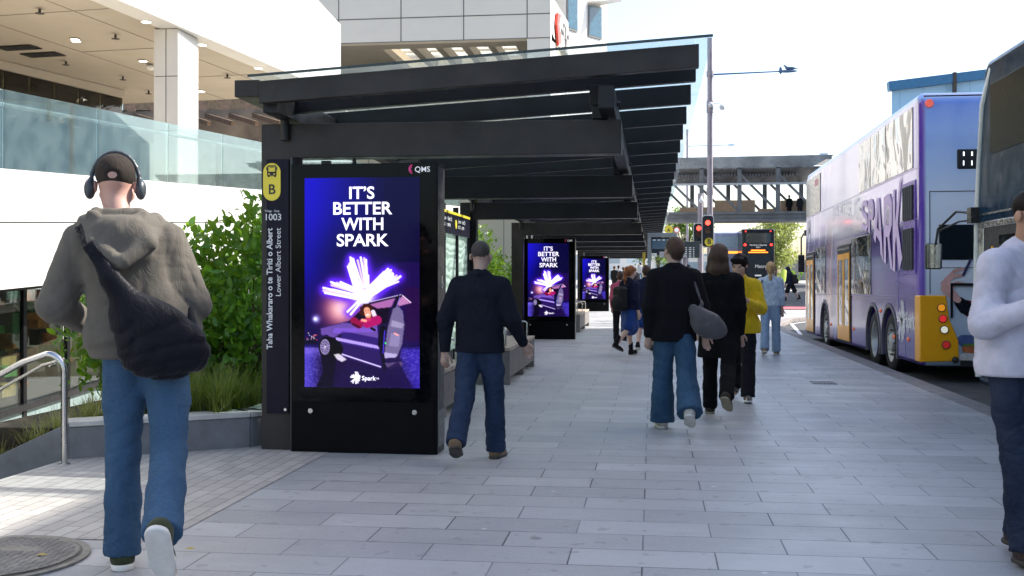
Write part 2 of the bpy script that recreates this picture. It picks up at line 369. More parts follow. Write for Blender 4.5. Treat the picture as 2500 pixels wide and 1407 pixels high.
        if top.get('hood'):
            for i in range(9):
                th = math.pi*(.02+.96*i/8); x = math.cos(th)*.125; y = -math.sin(th)*.12+.0; z = 1.475-math.sin(th)*.045
                if i: t.cone(up(px_, py_, pz_), up(x, y, z), .04+.026*math.sin(th), .04+.026*math.sin(th), .012)
                px_, py_, pz_ = x, y, z
            t.ell(up(0, -.145, 1.385), (.135, .05, .105), .03); t.chain([up(-.14, -.05, 1.475), up(-.1, -.16, 1.38), up(-.01, -.195, 1.30)], [.03, .036, .03], .014); t.chain([up(.14, -.05, 1.475), up(.11, -.16, 1.385), up(.01, -.195, 1.31)], [.03, .036, .03], .014); t.chain([up(-.1, -.1, 1.5), up(0, -.165, 1.44), up(.1, -.1, 1.5)], [.022, .026, .022], .012); t.cone(up(-.08, -.05, 1.5), up(.08, -.05, 1.5), .04, .04, .015)
            t.ell(up(0, .02, 1.56), (.075, .085, .09), .03, True)
        elif top.get('hoodup'): t.T = HM; t.ell((0, -.02, .02), (.1, .115, .135), .04); t.cone((0, -.03, -.06), (0, -.03, -.16), .08, .08, .05); t.ell((0, .12, -.01), (.065, .08, .085), .02, True); t.T = Matrix.Identity(4)
        elif top.get('collar'):
            for i in range(9):
                th = math.pi*2*i/8; x = math.cos(th)*.068; y = math.sin(th)*.068-.01; z = 1.475-.018*math.sin(th)
                if i: t.cone(up(px_, py_, pz_), up(x, y, z), top['collar'], top['collar'], .006)
                px_, py_, pz_ = x, y, z
        t.box(up(0, 0, hz-.2), (.6, .5, .2), .0, .012, True)
        V, F = t.mesh(folds(top.get('f', .011), 1.0, hz+.02, 9, seed=loc[1]*2.3)); npmesh(top['name'], V, F, m, root)
    # --- shoes
    if shoe:
        for i, s in enumerate((-1, 1)):
            an = J[s][2]; p = R(legs[i][2]); Tm = Matrix.Translation(an) @ Matrix.Rotation(-s*.14, 4, 'Z') @ Matrix.Rotation(p, 4, 'X')
            t = Sdf(min(res, .009) if res < .02 else res); t.T = Tm; z = shoe.get('top', .03)
            t.cone((0, -.03, -.035), (0, .11, -.05), .044, .042, .03); t.cone((0, .11, -.05), (s*.008, .165, -.052), .042, .03, .03); t.cone((0, -.015, -.03), (0, -.01, z), .045, .045 if z > .06 else .04, .03)
            t.box((0, .05, -.13), (.12, .25, .055), 0, .006, True)
            V, F = t.mesh(); so_ = npmesh(shoe.get('kind', 'shoe'), V, F, shoe['mat'], root)
            t = Sdf(min(res, .009) if res < .02 else res*.7); t.T = Tm; th_ = shoe.get('sole', .012)
            t.cone((0, -.035, -.068), (0, .11, -.068), .048, .05, .02); t.cone((0, .11, -.068), (s*.008, .165, -.068), .05, .036, .02)
            t.box((0, .05, -.068+.1+th_*.5), (.2, .4, .1), 0, .004, True); t.box((0, .05, -.08-.1), (.2, .4, .1), 0, .004, True)
            V, F = t.mesh(); q = npmesh('sole', V, F, shoe['solemat'], so_)
    # --- hair
    if hair:
        t = Sdf(min(res, .01) if res < .02 else res*.8); t.T = HM; kd = hair['kind']; hm = hair['mat']
        if kd in ('short', 'tail', 'long', 'mop'):
            q = {'short': .01, 'mop': .024, 'tail': .012, 'long': .022}[kd]
            t.ell((0, -.02, .045), (.079+q, .097+q, .088+q), .02); t.cone((0, -.06, 0), (0, -.055, -.03), .07+q*.6, .055+q*.6, .03)
            t.ell((0, .1, -.045), (.09, .085, .085), .02, True)
            if kd != 'long': t.box((0, 0, -.16), (.2, .3, .085), .01, .02, True)
            if kd == 'tail': t.chain([(0, -.1, .06), (0, -.145, .05), (0, -.15, -.05), (.0, -.13, -.16), (0, -.12, -.25)], [.022, .03, .036, .03, .01], .02)
            if kd == 'long': t.chain([(-.06, -.05, -.02), (-.07, -.06, -.12), (-.06, -.06, -.2)], [.05, .045, .03], .04); t.chain([(.06, -.05, -.02), (.07, -.06, -.12), (.06, -.06, -.2)], [.05, .045, .03], .04); t.chain([(0, -.08, 0), (0, -.09, -.12), (0, -.08, -.21)], [.06, .055, .03], .04)
            if kd == 'mop': t.cone((-.05, .07, .085), (.05, .07, .085), .028, .028, .03)
        if kd == 'crop':
            t.ell((0, -.014, .04), (.0795, .1, .0895), .02); t.ell((0, .105, -.02), (.085, .09, .085), .01, True); t.box((0, 0, -.15), (.2, .3, .11), .0, .02, True)
        if kd == 'cap':
            t.ell((0, -.012, .05), (.088, .11, .09), .02); t.box((0, 0, -.14), (.2, .3, .15), 0, .006, True, Matrix.Rotation(-.12, 3, 'X')); t.ell((0, -.115, .03), (.036, .03, .022), .006, True)
            t.cone((-.05, .1, .03), (.05, .1, .03), .03, .03, .02)
        V, F = t.mesh(folds(hair.get('f', .003), 3)); npmesh('cap' if kd == 'cap' else 'hair', V, F, hm, root)
    if extra: extra(P)
    return P
def worn(P, name, V, F, mat, label, cat, group=None):
    """a separate thing carried by a figure: placed in the world, own origin"""
    r = P['root']; Mx = Matrix.LocRotScale(r.location, r.rotation_euler, r.scale)
    W_ = np.array([Mx @ Vector(v) for v in V]); c = Vector(((W_[:, 0].max()+W_[:, 0].min())/2, (W_[:, 1].max()+W_[:, 1].min())/2, W_[:, 2].min()))
    o = npmesh(name, W_-np.array(c), F, mat, None, loc=c); return tag(o, label, cat, group)
def fabric(name, col, **k):
    if name in MATS: return MATS[name]
    t = NT(name); o = t.obj(); v = k.get('var', .14); nsc = k.get('nsc', 7); mx = max(col); n = t.noise(o, nsc, 5, .6)
    t.base(t.mix(t.mr(n, .3, .7), tuple(c*(1-v*1.4) for c in col), tuple(min(1, c*(1+v)) for c in col))); t.rough(k.get('rough', .88))
    t.setin(t.b, 'Specular IOR Level', .2 if mx > .03 else .12); t.setin(t.b, 'Sheen Weight', k.get('sheen', .12 if mx > .05 else 0))
    w = t.noise(t.map(o, sc=(1.5, 1.5, .8)), 8, 4, .55, 1.8); r_ = t.ma('SUBTRACT', 1, t.ma('ABSOLUTE', t.ma('SUBTRACT', t.ma('MULTIPLY', w, 4), 2))); f = t.noise(o, 260, 2)
    t.bump(t.ma('ADD', t.ma('MULTIPLY', r_, 1.0), t.ma('MULTIPLY', f, k.get('bump', .35)*.5)), k.get('bs', .4), .006); MATS[name] = t.m; return t.m
def denim(name, col, fade=.5):
    if name in MATS: return MATS[name]
    t = NT(name); o = t.obj(); n = t.noise(t.map(o, sc=(1, 1, .5)), 6, 5, .6); w = t.noise(t.map(o, sc=(1, 1, 6)), 55, 3)
    lt = tuple(min(1, c*(1+fade)+.03*fade) for c in col)
    t.base(t.mix(t.mr(w, .35, .65, 0, .35), t.mix(t.mr(n, .35, .68), col, lt), tuple(c*.6 for c in col))); t.rough(.85); t.setin(t.b, 'Specular IOR Level', .2)
    t.bump(t.ma('ADD', t.noise(t.map(o, sc=(1, 1, 1.8)), 11, 4, .55, 1.6), t.ma('MULTIPLY', w, .2)), .7, .014); MATS[name] = t.m; return t.m
# ------------------------------------------------------------ the ground
def sheet(name, poly, z, mat, step=4, rel=True):
    """horizontal outline cut into strips along Y so it can follow the rise of the street"""
    import bmesh
    bm = bmesh.new(); f = bm.faces.new([bm.verts.new((x, y, 0)) for x, y in poly])
    ys = [y for _, y in poly]; y0, y1 = min(ys), max(ys)
    for yy in [40, 50, 57, 70, 85, 120, 400]:
        if y0 < yy < y1: bmesh.ops.bisect_plane(bm, geom=bm.verts[:]+bm.edges[:]+bm.faces[:], plane_co=(0, yy, 0), plane_no=(0, 1, 0))
    for v in bm.verts: v.co.z = z+(gz(v.co.y) if rel else 0)
    bmesh.ops.recalc_face_normals(bm, faces=bm.faces)
    me = bpy.data.meshes.new(name); bm.to_mesh(me); bm.free()
    for p in me.polygons:
        if p.normal.z < 0: me.flip_normals(); break
    me.materials.append(mat); o = link(name, me); o['kind'] = 'structure'; return o
def m_paving():
    t = NT('basalt_slabs'); o = t.obj()
    v = t.map(o, loc=(.05+.73*40, -5.28+.3275*80, 0))
    br = t.new('TexBrick', offset=.5, offset_frequency=2, squash=1); t.setin(br, 0, v); t.setin(br, 1, (0, 0, 0)); t.setin(br, 2, (1, 1, 1)); t.setin(br, 3, (.5, .5, .5))
    for n_, x in (('Scale', 1), ('Mortar Size', .0045), ('Mortar Smooth', .2), ('Bias', 0), ('Brick Width', .73), ('Row Height', .3275)): br.inputs[n_].default_value = x
    tone = t.ramp(br.outputs[0], [(0, (.285, .287, .296)), (.35, (.33, .332, .34)), (.7, (.36, .362, .372)), (1, (.42, .422, .432))])
    n1 = t.noise(o, 1.3, 5, .6); n2 = t.noise(o, 45, 4, .7)
    c = t.mix(t.mr(n1, .35, .7, 0, .28), tone, (.27, .27, .275)); c = t.mix(t.mr(n2, .35, .7, 0, .25), c, (.55, .55, .56)); c = t.mix(t.mr(t.noise(o, .45, 4, .65, .6), .48, .62, 0, .22), c, (.24, .235, .23)); c = t.mix(t.mr(t.noise(t.map(o, sc=(1, 5, 1)), 3.2, 3), .58, .72, 0, .2), c, (.52, .53, .55))
    sp = t.noise(o, 9, 2, .4); c = t.mix(t.mr(sp, .66, .7, 0, .4), c, (.17, .165, .16))
    sp2 = t.new('TexVoronoi'); t.setin(sp2, 0, o); sp2.inputs['Scale'].default_value = 2.1; c = t.mix(t.mr(sp2.outputs[0], .025, .045, .7, 0), c, (.62, .62, .6)); sp3 = t.new('TexVoronoi'); t.setin(sp3, 0, t.map(o, loc=(7.3, 2.1, 0))); sp3.inputs['Scale'].default_value = 1.25; c = t.mix(t.mr(sp3.outputs[0], .03, .05, .65, 0), c, (.13, .13, .13)); c = t.mix(t.mr(t.noise(o, 150, 3, .7), .62, .75, 0, .5), c, (.2, .2, .2))
    dj = t.ma('MULTIPLY', br.outputs[1], t.mr(t.noise(o, .9, 2), .35, .6, .45, 1)); c = t.mix(dj, c, (.03, .033, .04)); t.base(c)
    t.rough(t.mr(n1, .3, .7, .34, .58)); t.bump(t.ma('SUBTRACT', t.ma('ADD', t.ma('MULTIPLY', n2, .12), t.ma('MULTIPLY', br.outputs[0], .15)), t.ma('MULTIPLY', br.outputs[1], 1.2)), .35, .006)
    return t.m
def m_pavers():
    t = NT('small_pavers'); o = t.obj(); s = t.xyz(o); v = t.comb(t.ma('ADD', s[1], 40), t.ma('ADD', s[0], 40.03), 0)
    br = t.new('TexBrick', offset=.5, offset_frequency=2); t.setin(br, 0, v); t.setin(br, 1, (0, 0, 0)); t.setin(br, 2, (1, 1, 1)); t.setin(br, 3, (.5, .5, .5))
    for n_, x in (('Scale', 1), ('Mortar Size', .003), ('Mortar Smooth', .2), ('Bias', 0), ('Brick Width', .24), ('Row Height', .105)): br.inputs[n_].default_value = x
    tone = t.ramp(br.outputs[0], [(0, (.34, .32, .30)), (.5, (.40, .375, .35)), (1, (.45, .43, .40))])
    n1 = t.noise(o, 2, 5, .6); c = t.mix(t.mr(n1, .35, .7, 0, .3), tone, (.2, .19, .18)); c = t.mix(t.mr(t.noise(o, 60, 3), .4, .7, 0, .2), c, (.5, .48, .45))
    t.base(t.mix(br.outputs[1], c, (.06, .055, .05))); t.rough(.6); t.bump(t.ma('SUBTRACT', t.ma('MULTIPLY', t.noise(o, 50, 3), .1), br.outputs[1]), .4, .006); return t.m
PAVE = m_paving()
M_stone = M('dark_stone', (.16, .16, .165), .6, bump=.2, var=.18); M_stone2 = M('pale_stone_cap', (.5, .48, .44), .7, bump=.2)
M_kerb = M('kerb_stone', (.24, .215, .205), .65, bump=.3, var=.2); M_asph = M('asphalt', (.055, .057, .062), .8, var=.3, nsc=2, bump=.6, bsc=140, bd=.01)
M_white = M('road_paint', (.75, .75, .73), .6, var=.1); M_black = M('black_steel', (.009, .009, .0105), .38, var=.3, nsc=3, bump=.05, bsc=30, spec=.3)
M_brz = M('dark_bronze_steel', (.026, .021, .018), .42, var=.4, nsc=2.5, bump=.08, bsc=12, spec=.35); M_ss = M('stainless_steel', (.55, .54, .53), .22, 1, var=.06)
M_wall = M('white_panel', (.62, .61, .59), .55, var=.03, nsc=.5); M_wall2 = M('cream_panel', (.78, .71, .6), .6, var=.03, nsc=.5); M_dark = M('near_black', (.012, .012, .013), .5)
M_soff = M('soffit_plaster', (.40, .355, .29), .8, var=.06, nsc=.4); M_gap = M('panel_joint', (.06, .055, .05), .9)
sheet('pavement', [(-4.5, -40), (3.38, -40), (3.38, 30), (3.6, 34), (4.6, 39), (6.8, 43), (6.8, 46), (3, 50), (-1, 56), (-3.3, 60), (-3.3, 8.75), (-3.45, 8.45), (-3.9, 8.2), (-4.5, 7.85)], 0, PAVE)
sheet('paver_path', [(-4.49, 5.45), (-2.58, 5.45), (-2.58, 9.1), (-3.2, 9.1), (-3.35, 8.6), (-3.9, 8.2), (-4.49, 7.85)], .004, m_pavers())
k = MB()
kp = [(3.38, -40), (3.38, 30), (3.6, 34), (4.6, 39), (6.8, 43)]
for i in range(len(kp)-1):
    a, b = Vector((*kp[i], 0)), Vector((*kp[i+1], 0)); d = (b-a).normalized(); n = Vector((d.y, -d.x, 0)); L = (b-a).length; q = 0
    while q < L-.01:
        e = min(q+1.0, L); p = [a+d*(q+.004), a+d*(e-.004)]; z = gz(a.y)
        k.prism([p[0]+Vector((0, 0, .006)), p[1]+Vector((0, 0, .006)), p[1]+n*.3+Vector((0, 0, -.002)), p[0]+n*.3+Vector((0, 0, -.002))], (0, 0, -.3)); q = e
o = k.build('kerb', M_kerb, bevel=.012); o['kind'] = 'structure'
sheet('ground', [(-400, 60), (-3.3, 60), (-1, 56), (3, 50), (6.8, 46), (6.8, 43.2), (60, 43.2), (400, 43.2), (400, 1500), (-400, 1500)], -.01, M('light_concrete', (.42, .41, .39), .8, var=.15, nsc=.3, bump=.2))
sheet('road', [(3.5, -40), (13.5, -40), (13.5, 43), (60, 43), (60, 72), (12, 74), (12, 400), (5, 400), (5, 66), (3, 58), (5.5, 43.2), (4.6, 39.2), (3.7, 34), (3.5, 30)], -.13, M_asph)
bpy.data.objects['road'].location.z = 0
for v in bpy.data.objects['road'].data.vertices:
    v.co.z = -.13+gz(v.co.y)+(.14*min(1, max(0, (v.co.y-42)/2)))
sheet('east_pavement', [(13.5, -40), (60, -40), (60, 43), (13.5, 43)], .0, M_kerb)
sheet('red_lane_marking', [(5.6, 47.5), (30, 47.5), (30, 51), (5.2, 51)], .022, M('red_surfacing', (.42, .09, .11), .8, var=.15, bump=.3))
def stripe(name, pts, w, z=.026):
    m = MB()
    for a, b in pts:
        a = Vector((*a, z+gz(a[1]))); b = Vector((*b, z+gz(b[1]))); d = (b-a).normalized(); n = Vector((-d.y, d.x, 0))*w/2; m.add([a-n, b-n, b+n, a+n], [(0, 1, 2, 3)])
    o = m.build(name, M_white); o['kind'] = 'structure'; return o
stripe('stop_line', [((5.4, 45.0), (12, 45.0)), ((4.9, 43.9), (12, 43.9))], .28)
stripe('crossing_marking', [((5.2+i*.75, 41.2), (5.55+i*.75, 42.6)) for i in range(9)], .32, -.10)
stripe('lane_line', [((12.5, 52), (9.5, 66)), ((9.0, 69), (8.4, 82)), ((14, 58), (20, 60)), ((10, 76), (16, 77))], .16)
stripe('kerb_line', [((3.98, 30), (4.6, 37)), ((4.6, 37), (6.4, 41.4))], .1, -.12)

# sunken court on the left
sheet('lower_court', [(-40, -40), (-4.5, -40), (-4.5, 4.2), (-6.6, 4.2), (-6.6, 7.6), (-6.4, 30), (-40, 30)], -1.35, M('court_paving', (.3, .29, .27), .7, bump=.2), rel=False)
st = thing('stairs', (-5.6, 5.9, -1.35), 'short flight of pale stairs going down beside the steel handrail', 'stairs'); m = MB()
for i in range(8): m.box(-4.5-.3*(i+1), -4.5-.3*i, 4.2, 7.36, -1.34, -.16*(i+1))
m.build('steps', M_stone2, st, bevel=.008)
m = MB(); m.box(-4.56, -4.5, -40, 4.2, -1.35, -.004); tag(m.build('retaining_wall', M_stone), 'dark stone wall below the pavement edge', 'wall')

# ------------------------------------------------------------ planter
pl = thing('planter', (-4, 9, 0), 'low dark stone planter wall with a pale cap around the hedge bed', 'planter')
pp = [Vector((-7.2, 7.42, 0)), Vector((-4.47, 7.84, 0)), Vector((-3.83, 8.24, 0)), Vector((-3.3, 8.6, 0)), Vector((-3.19, 8.75, 0)), Vector((-3.19, 58, 0))]
m = MB(); c = MB()
for i in range(1, len(pp)-1):
    a, b = pp[i], pp[i+1]; d = (b-a).normalized(); n = Vector((-d.y, d.x, 0)); L = (b-a).length; q = 0
    while q < L-.01:
        e = min(L, q+1.2); p0, p1 = a+d*(q+.003), a+d*(e-.003)
        m.prism([p0, p1, p1+n*.22, p0+n*.22], (0, 0, .25)); c.prism([p0-n*.012+V3(0, 0, .252), p1-n*.012+V3(0, 0, .252), p1+n*.25+V3(0, 0, .252), p0+n*.25+V3(0, 0, .252)], (0, 0, .04)); q = e
m.build('wall_block', M_stone, pl, bevel=.006); c.build('cap', M_stone2, pl, bevel=.005)
a, b = pp[1], pp[0]; m = MB()
m.prism([a+V3(0, 0, -1.35), b+V3(0, 0, -1.35), b+V3(0, 0, -1.0), a+V3(0, 0, .285)], (0, .22, 0)); m.build('stair_wall', M_stone, pl, bevel=.006)
m = MB(); m.prism([(-4.45, 8.1, .2), (-3.8, 8.48, .2), (-3.35, 8.8, .2), (-3.35, 57, .2), (-5.4, 57, .2), (-5.4, 8.1, .2)], (0, 0, -1.5)); m.prism([(-4.5, 8.08, .15), (-4.5, 9.5, .15), (-7, 9.5, -.95), (-7, 7.75, -.95)], (0, 0, -.3))
m.build('soil', M('soil', (.05, .035, .022), .95, var=.4, bump=.8, bsc=40, bd=.03), pl)

# stainless handrail
hr = thing('handrail', (-4.38, 7.62, 0), 'bent stainless steel handrail at the head of the stairs', 'handrail')
m = MB(); pts = [(-4.38, 7.62, 0), (-4.38, 7.62, .7)]
for i in range(9):
    a = R(i*11.5+0); pts.append((-4.38-.13*(1-math.cos(a)), 7.62-.01*i/8, .7+.13*math.sin(a)))
e = Vector(pts[-1]); pts += [e+V3(-.18, -.02, -.062), e+V3(-2.3, -.1, -1.17)]
m.tube(pts, .0245, 16); m.build('rail', M_ss, hr, sm=True)
m = MB(); m.tube([(-4.42, 7.7, .79), (-4.6, 7.7, .74), (-6.6, 7.7, -.35)], .011); m.tube([(-4.5, 7.62, .74), (-4.5, 7.7, .74), (-4.5, 7.7, .77)], .007); m.build('side_rail', M_ss, hr, sm=True)
m = MB(); m.cyl((-4.38, 7.62, 0), (-4.38, 7.62, .012), .045); m.build('base_plate', M_ss, hr, bevel=.002)

# manhole cover
mh = thing('manhole_cover', (-3.27, 5.0, .004), 'round cast iron manhole cover with raised studs in the pavement', 'manhole cover')
m = MB(); m.cyl((-3.27, 5.0, .001), (-3.27, 5.0, .012), .47, n=64); m.cur = 1; m.cyl((-3.27, 5.0, .012), (-3.27, 5.0, .014), .43, n=64); m.build('frame', [M('cast_iron_worn', (.2, .185, .165), .6, .3, var=.3, bump=.4), M('cast_iron', (.10, .09, .08), .6, .4, var=.4, nsc=14, bump=.4)], mh)
nn_, st_ = 80, .0104; gx = (np.arange(nn_)-nn_/2+.5)*st_; GX, GY = np.meshgrid(gx, gx, indexing='ij')
ci, cj = np.floor(GX/.042), np.floor(GY/.042); fx, fy = GX/.042-ci-.5, GY/.042-cj-.5; odd = (ci+cj) % 2
hh = np.where(odd > 0, (abs(fx) < .4) & (abs(fy) < .16), (abs(fx) < .16) & (abs(fy) < .4)) & (GX**2+GY**2 < .39**2) & ~((abs(GX) < .16) & (GY > .1) & (GY < .2))
Vs = np.stack([GX, GY, .0142+.0055*hh], -1).reshape(-1, 3); q_ = np.arange(nn_-1)[:, None]*nn_+np.arange(nn_-1)[None]; Fs = np.stack([q_, q_+nn_, q_+nn_+1, q_+1], -1).reshape(-1, 4); cc = Vs[Fs[:, 0]]; Fs = Fs[(cc[:, 0]**2+cc[:, 1]**2) < .41**2]
o = npmesh('studs', Vs, Fs, M('cast_iron_worn', (.2, .185, .165)), mh); o.data.polygons.foreach_set('use_smooth', [False]*len(Fs))
m = MB(); m.cur = 0
gr = AG(2010, 935)
m.box(gr.x-.16, gr.x+.16, gr.y-.2, gr.y+.2, .001, .006); 
for i in range(7): m.box(gr.x-.13+i*.04, gr.x-.11+i*.04, gr.y-.15, gr.y+.15, .006, .01)
tag(m.build('drain_cover', M('drain_grey', (.16, .16, .17), .5, .6)), 'small square metal drain cover in the pavement near the kerb', 'drain cover')

# ------------------------------------------------------------ left building
E5 = V3(math.sin(R(5.9)), math.cos(R(5.9)), 0); N5 = V3(E5.y, -E5.x, 0); SZ = 7.5
Fc = V3(-10.3, 35.0, 0)                        # far corner of the fascia
ce = thing('shopping_centre', (-14, 24, -1.3), 'white panelled shopping centre with a deep soffit and a raised glass walkway', 'building')
def fp(s, z, off=0): return Fc+E5*s+N5*off+V3(0, 0, z)
m = MB(); m.prism([fp(-45, SZ), fp(0, SZ), fp(0, 9.85), fp(-1.9, 10.2), fp(-1.9, 16), fp(-45, 16)], -N5*.6); m.build('fascia', M_wall, ce)
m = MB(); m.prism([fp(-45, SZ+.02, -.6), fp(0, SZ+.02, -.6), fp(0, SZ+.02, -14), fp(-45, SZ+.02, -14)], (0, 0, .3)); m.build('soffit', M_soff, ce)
m = MB()
for s in range(-40, 0, 4): m.bar(fp(s, SZ+.014, -.7), fp(s, SZ+.014, -4.2), .02, .008)
m.bar(fp(-45, SZ+.014, -4.2), fp(0, SZ+.014, -4.2), .02, .008); m.bar(fp(-45, SZ+.014, -1.6), fp(0, SZ+.014, -1.6), .015, .008)
m.build('soffit_joints', M('soffit_joint', (.2, .18, .14), .9), ce)
m = MB(); m.prism([fp(-45, SZ+.02, -14), fp(0, SZ+.02, -14), fp(0, SZ-4.5, -14), fp(-45, SZ-4.5, -14)], -N5*.3); m.build('inner_wall', M_wall2, ce)
M_lamp = M('lamp_glow', (1, .93, .78), .5, emit=6, var=0)
def onz(px, py, z): return AG(px, py, z)
for i, (px, py) in enumerate(((357, 53), (183, 96), (186, 100), (349, 149), (494, 109), (631, 166), (286, 226), (492, 223), (31, 199), (241, 227))):
    p = onz(px, py, SZ); m = MB(); m.cyl(p+V3(0, 0, .0), p+V3(0, 0, -.015), .13, n=20); o = m.build('downlight', M('lamp_rim', (.8, .8, .78), .4), ce)
    m = MB(); m.cyl(p+V3(0, 0, -.0155), p+V3(0, 0, -.02), .1, n=20); q = m.build('lamp', M_lamp, None); q.parent = o; q.data.transform(Matrix.Translation(-ORG[ce.name])); ORG[q.name] = ORG[ce.name]
for px, py in ((97, 22), (282, 85), (161, 150), (300, 187), (555, 182), (263, 220), (363, 222)):
    p = onz(px, py, SZ); m = MB(); m.cyl(p, p+V3(0, 0, -.1), .03, n=8); m.cyl(p+V3(0, 0, -.1), p+V3(0, 0, -.11), .1, n=12); m.build('sprinkler', M_gap, ce)
for px, py in ((45, 117), (105, 134)):
    p = onz(px, py, SZ); m = MB(); m.prism([p+E5*-.25+N5*-.55+V3(0, 0, -.002), p+E5*.25-N5*.55+V3(0, 0, -.002), p+E5*.25+N5*.55+V3(0, 0, -.002), p-E5*.25+N5*.55+V3(0, 0, -.002)], (0, 0, -.012))
    o = m.build('air_grille', M_dark, ce)
p = onz(367, 158, SZ); m = MB(); m.sph(p+V3(0, 0, -.08), (.13, .13, .09)); m.build('smoke_detector', M_wall, ce, sm=True)
# column
cb = AY(377, 90, 25.1); cx, cy = cb.x, 25.1
col = thing('column', (cx+.3, cy+.3, 2), 'square white panelled column standing behind the glass balustrade', 'column'); m = MB()
zt = SZ; w = .62; dpt = 1.15
m.prism([(cx+.03, cy, 2.9), (cx+w-.03, cy, 2.9), (cx+w-.03, cy+dpt, 2.9), (cx+.03, cy+dpt, 2.9)], (0, 0, zt-2.9)); m.build('core', M_gap, col)
for a, b in ((2.95, 5.0), (5.02, 6.32), (6.34, zt-.02)):
    m = MB()
    for x0, x1 in ((0, w*.5-.012), (w*.5+.012, w)): m.box(cx+x0, cx+x1, cy-.03, cy-.002, a, b)
    m.box(cx+w-.028, cx+w, cy+.0, cy+dpt, a, b); m.box(cx, cx+.028, cy, cy+dpt, a, b); m.build('cladding', M_wall, col)
# walkway: spandrel wall, deck, balustrade
def rz(Y, z0): return z0+(Y-14)*.0515
WX = -9.0; sp = thing('walkway_wall', (WX, 20, 1), 'white panelled spandrel wall under the sloping glass walkway', 'wall')
for i in range(18):
    y0, y1 = -5+i*3.14, -5+(i+1)*3.14-.035
    if i == 4: pass
    for a, b in ((1.24, 2.17), (2.19, 2.93)):
        m = MB(); m.prism([(WX, y0, a+(y0-14)*.0515), (WX, y1, a+(y1-14)*.0515), (WX, y1, b+(y1-14)*.0515), (WX, y0, b+(y0-14)*.0515)], (-.06, 0, 0)); m.build('panel', M_wall, sp)
m = MB(); m.prism([(WX-.062, -5, 1.2-.98), (WX-.062, 51, 1.2+1.9), (WX-.062, 51, 2.9+1.9), (WX-.062, -5, 2.9-.98)], (-.2, 0, 0)); m.build('backing', M_gap, sp)
m = MB(); m.prism([(WX-.27, -5, 2.85-.98), (WX-.27, 51, 2.85+1.9), (-24, 51, 2.85+1.9), (-24, -5, 2.85-.98)], (0, 0, -.3)); m.build('deck', M_wall2, sp)
bl = thing('glass_balustrade', (WX, 20, 3), 'frameless glass balustrade with a steel handrail along the raised walkway', 'balustrade')
G_bal = glass('balustrade_glass', (.86, .96, .95), .015, body=.045, bodycol=(.75, .95, .93), refl=.8)
for i in range(21):
    y0 = -4+i*2.6; y1 = y0+2.58; m = MB(); m.prism([(WX-.05, y0, rz(y0, 2.93)), (WX-.05, y1, rz(y1, 2.93)), (WX-.05, y1, rz(y1, 4.05)), (WX-.05, y0, rz(y0, 4.05))], (-.017, 0, 0)); m.build('glass_panel', G_bal, bl)
m = MB(); m.tube([(WX-.16, y, rz(y, 3.86)) for y in (-4, 51)], .03); m.build('handrail', M('brushed_rail', (.8, .8, .8), .38, .6, var=.03), bl, sm=True)
m = MB()
for i in range(30):
    y = -3+i*1.75; m.tube([(WX-.06, y, rz(y, 3.7)), (WX-.16, y, rz(y, 3.71)), (WX-.16, y, rz(y, 3.85))], .009, 8)
m.build('bracket', M_ss, bl, sm=True)
# upper glass screen and shops behind the walkway
us = thing('glass_screen', (-17.5, 30, 4), 'tall olive tinted glass screen under the soffit behind the balustrade', 'glass screen')
a, b = onz(-60, 134, SZ), onz(298, 222, SZ); d = (b-a)
G_ol = glass('olive_glass', (.34, .33, .24), .03, refl=1.2, wavy=.02)
for i in range(6):
    p0, p1 = a+d*(i/6+.002), a+d*((i+1)/6-.002); m = MB(); m.prism([p0+V3(0, 0, -.25), p1+V3(0, 0, -.25), p1+V3(0, 0, -4.2), p0+V3(0, 0, -4.2)], (.02, 0, 0)); m.build('pane', G_ol, us)
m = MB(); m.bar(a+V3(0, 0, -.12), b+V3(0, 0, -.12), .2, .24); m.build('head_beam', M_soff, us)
sf = thing('shopfront', (-15, 36, 3), 'row of bright shop windows behind the raised walkway', 'shopfront')
m = MB(); m.box(-24, -11, 38, 38.3, 3.5, 7.6); m.box(-21.3, -21, 10, 38, 2.4, 7.6); m.build('wall', M('shop_interior', (.2, .17, .14), .8, var=.4, nsc=.8), sf)
rnd = random.Random(5)
for i in range(9):
    y = 12+i*2.9; m = MB(); m.box(-20.98, -20.9, y, y+2.3, 2.9+.05*(y-14), 5.9); 
    col_ = rnd.choice([(.7, .76, .76), (.2, .3, .38), (.8, .82, .8), (.6, .45, .15), (.35, .45, .48), (.55, .5, .42)]); m.build('window', M('shop_tone%d' % (i % 6), col_, .3, var=.5, nsc=1.2), sf)
for i in range(7):
    x = -22+i*1.6; m = MB(); m.box(x, x+1.3, 37.9, 37.98, 4.1, 6.4); m.build('window', M('shop_bright%d' % (i % 3), [(.62, .66, .64), (.12, .15, .16), (.5, .5, .46)][i % 3], .3, var=.3, nsc=2), sf)
m = MB()
for i in range(9): m.cyl((-15.5+(i % 3)*.3, 15+i*.9, 3), (-15.5+(i % 3)*.3, 15+i*.9, 4.6), .03, n=8)
m.build('rail_post', M('white_tube', (.8, .8, .8), .3), sf)
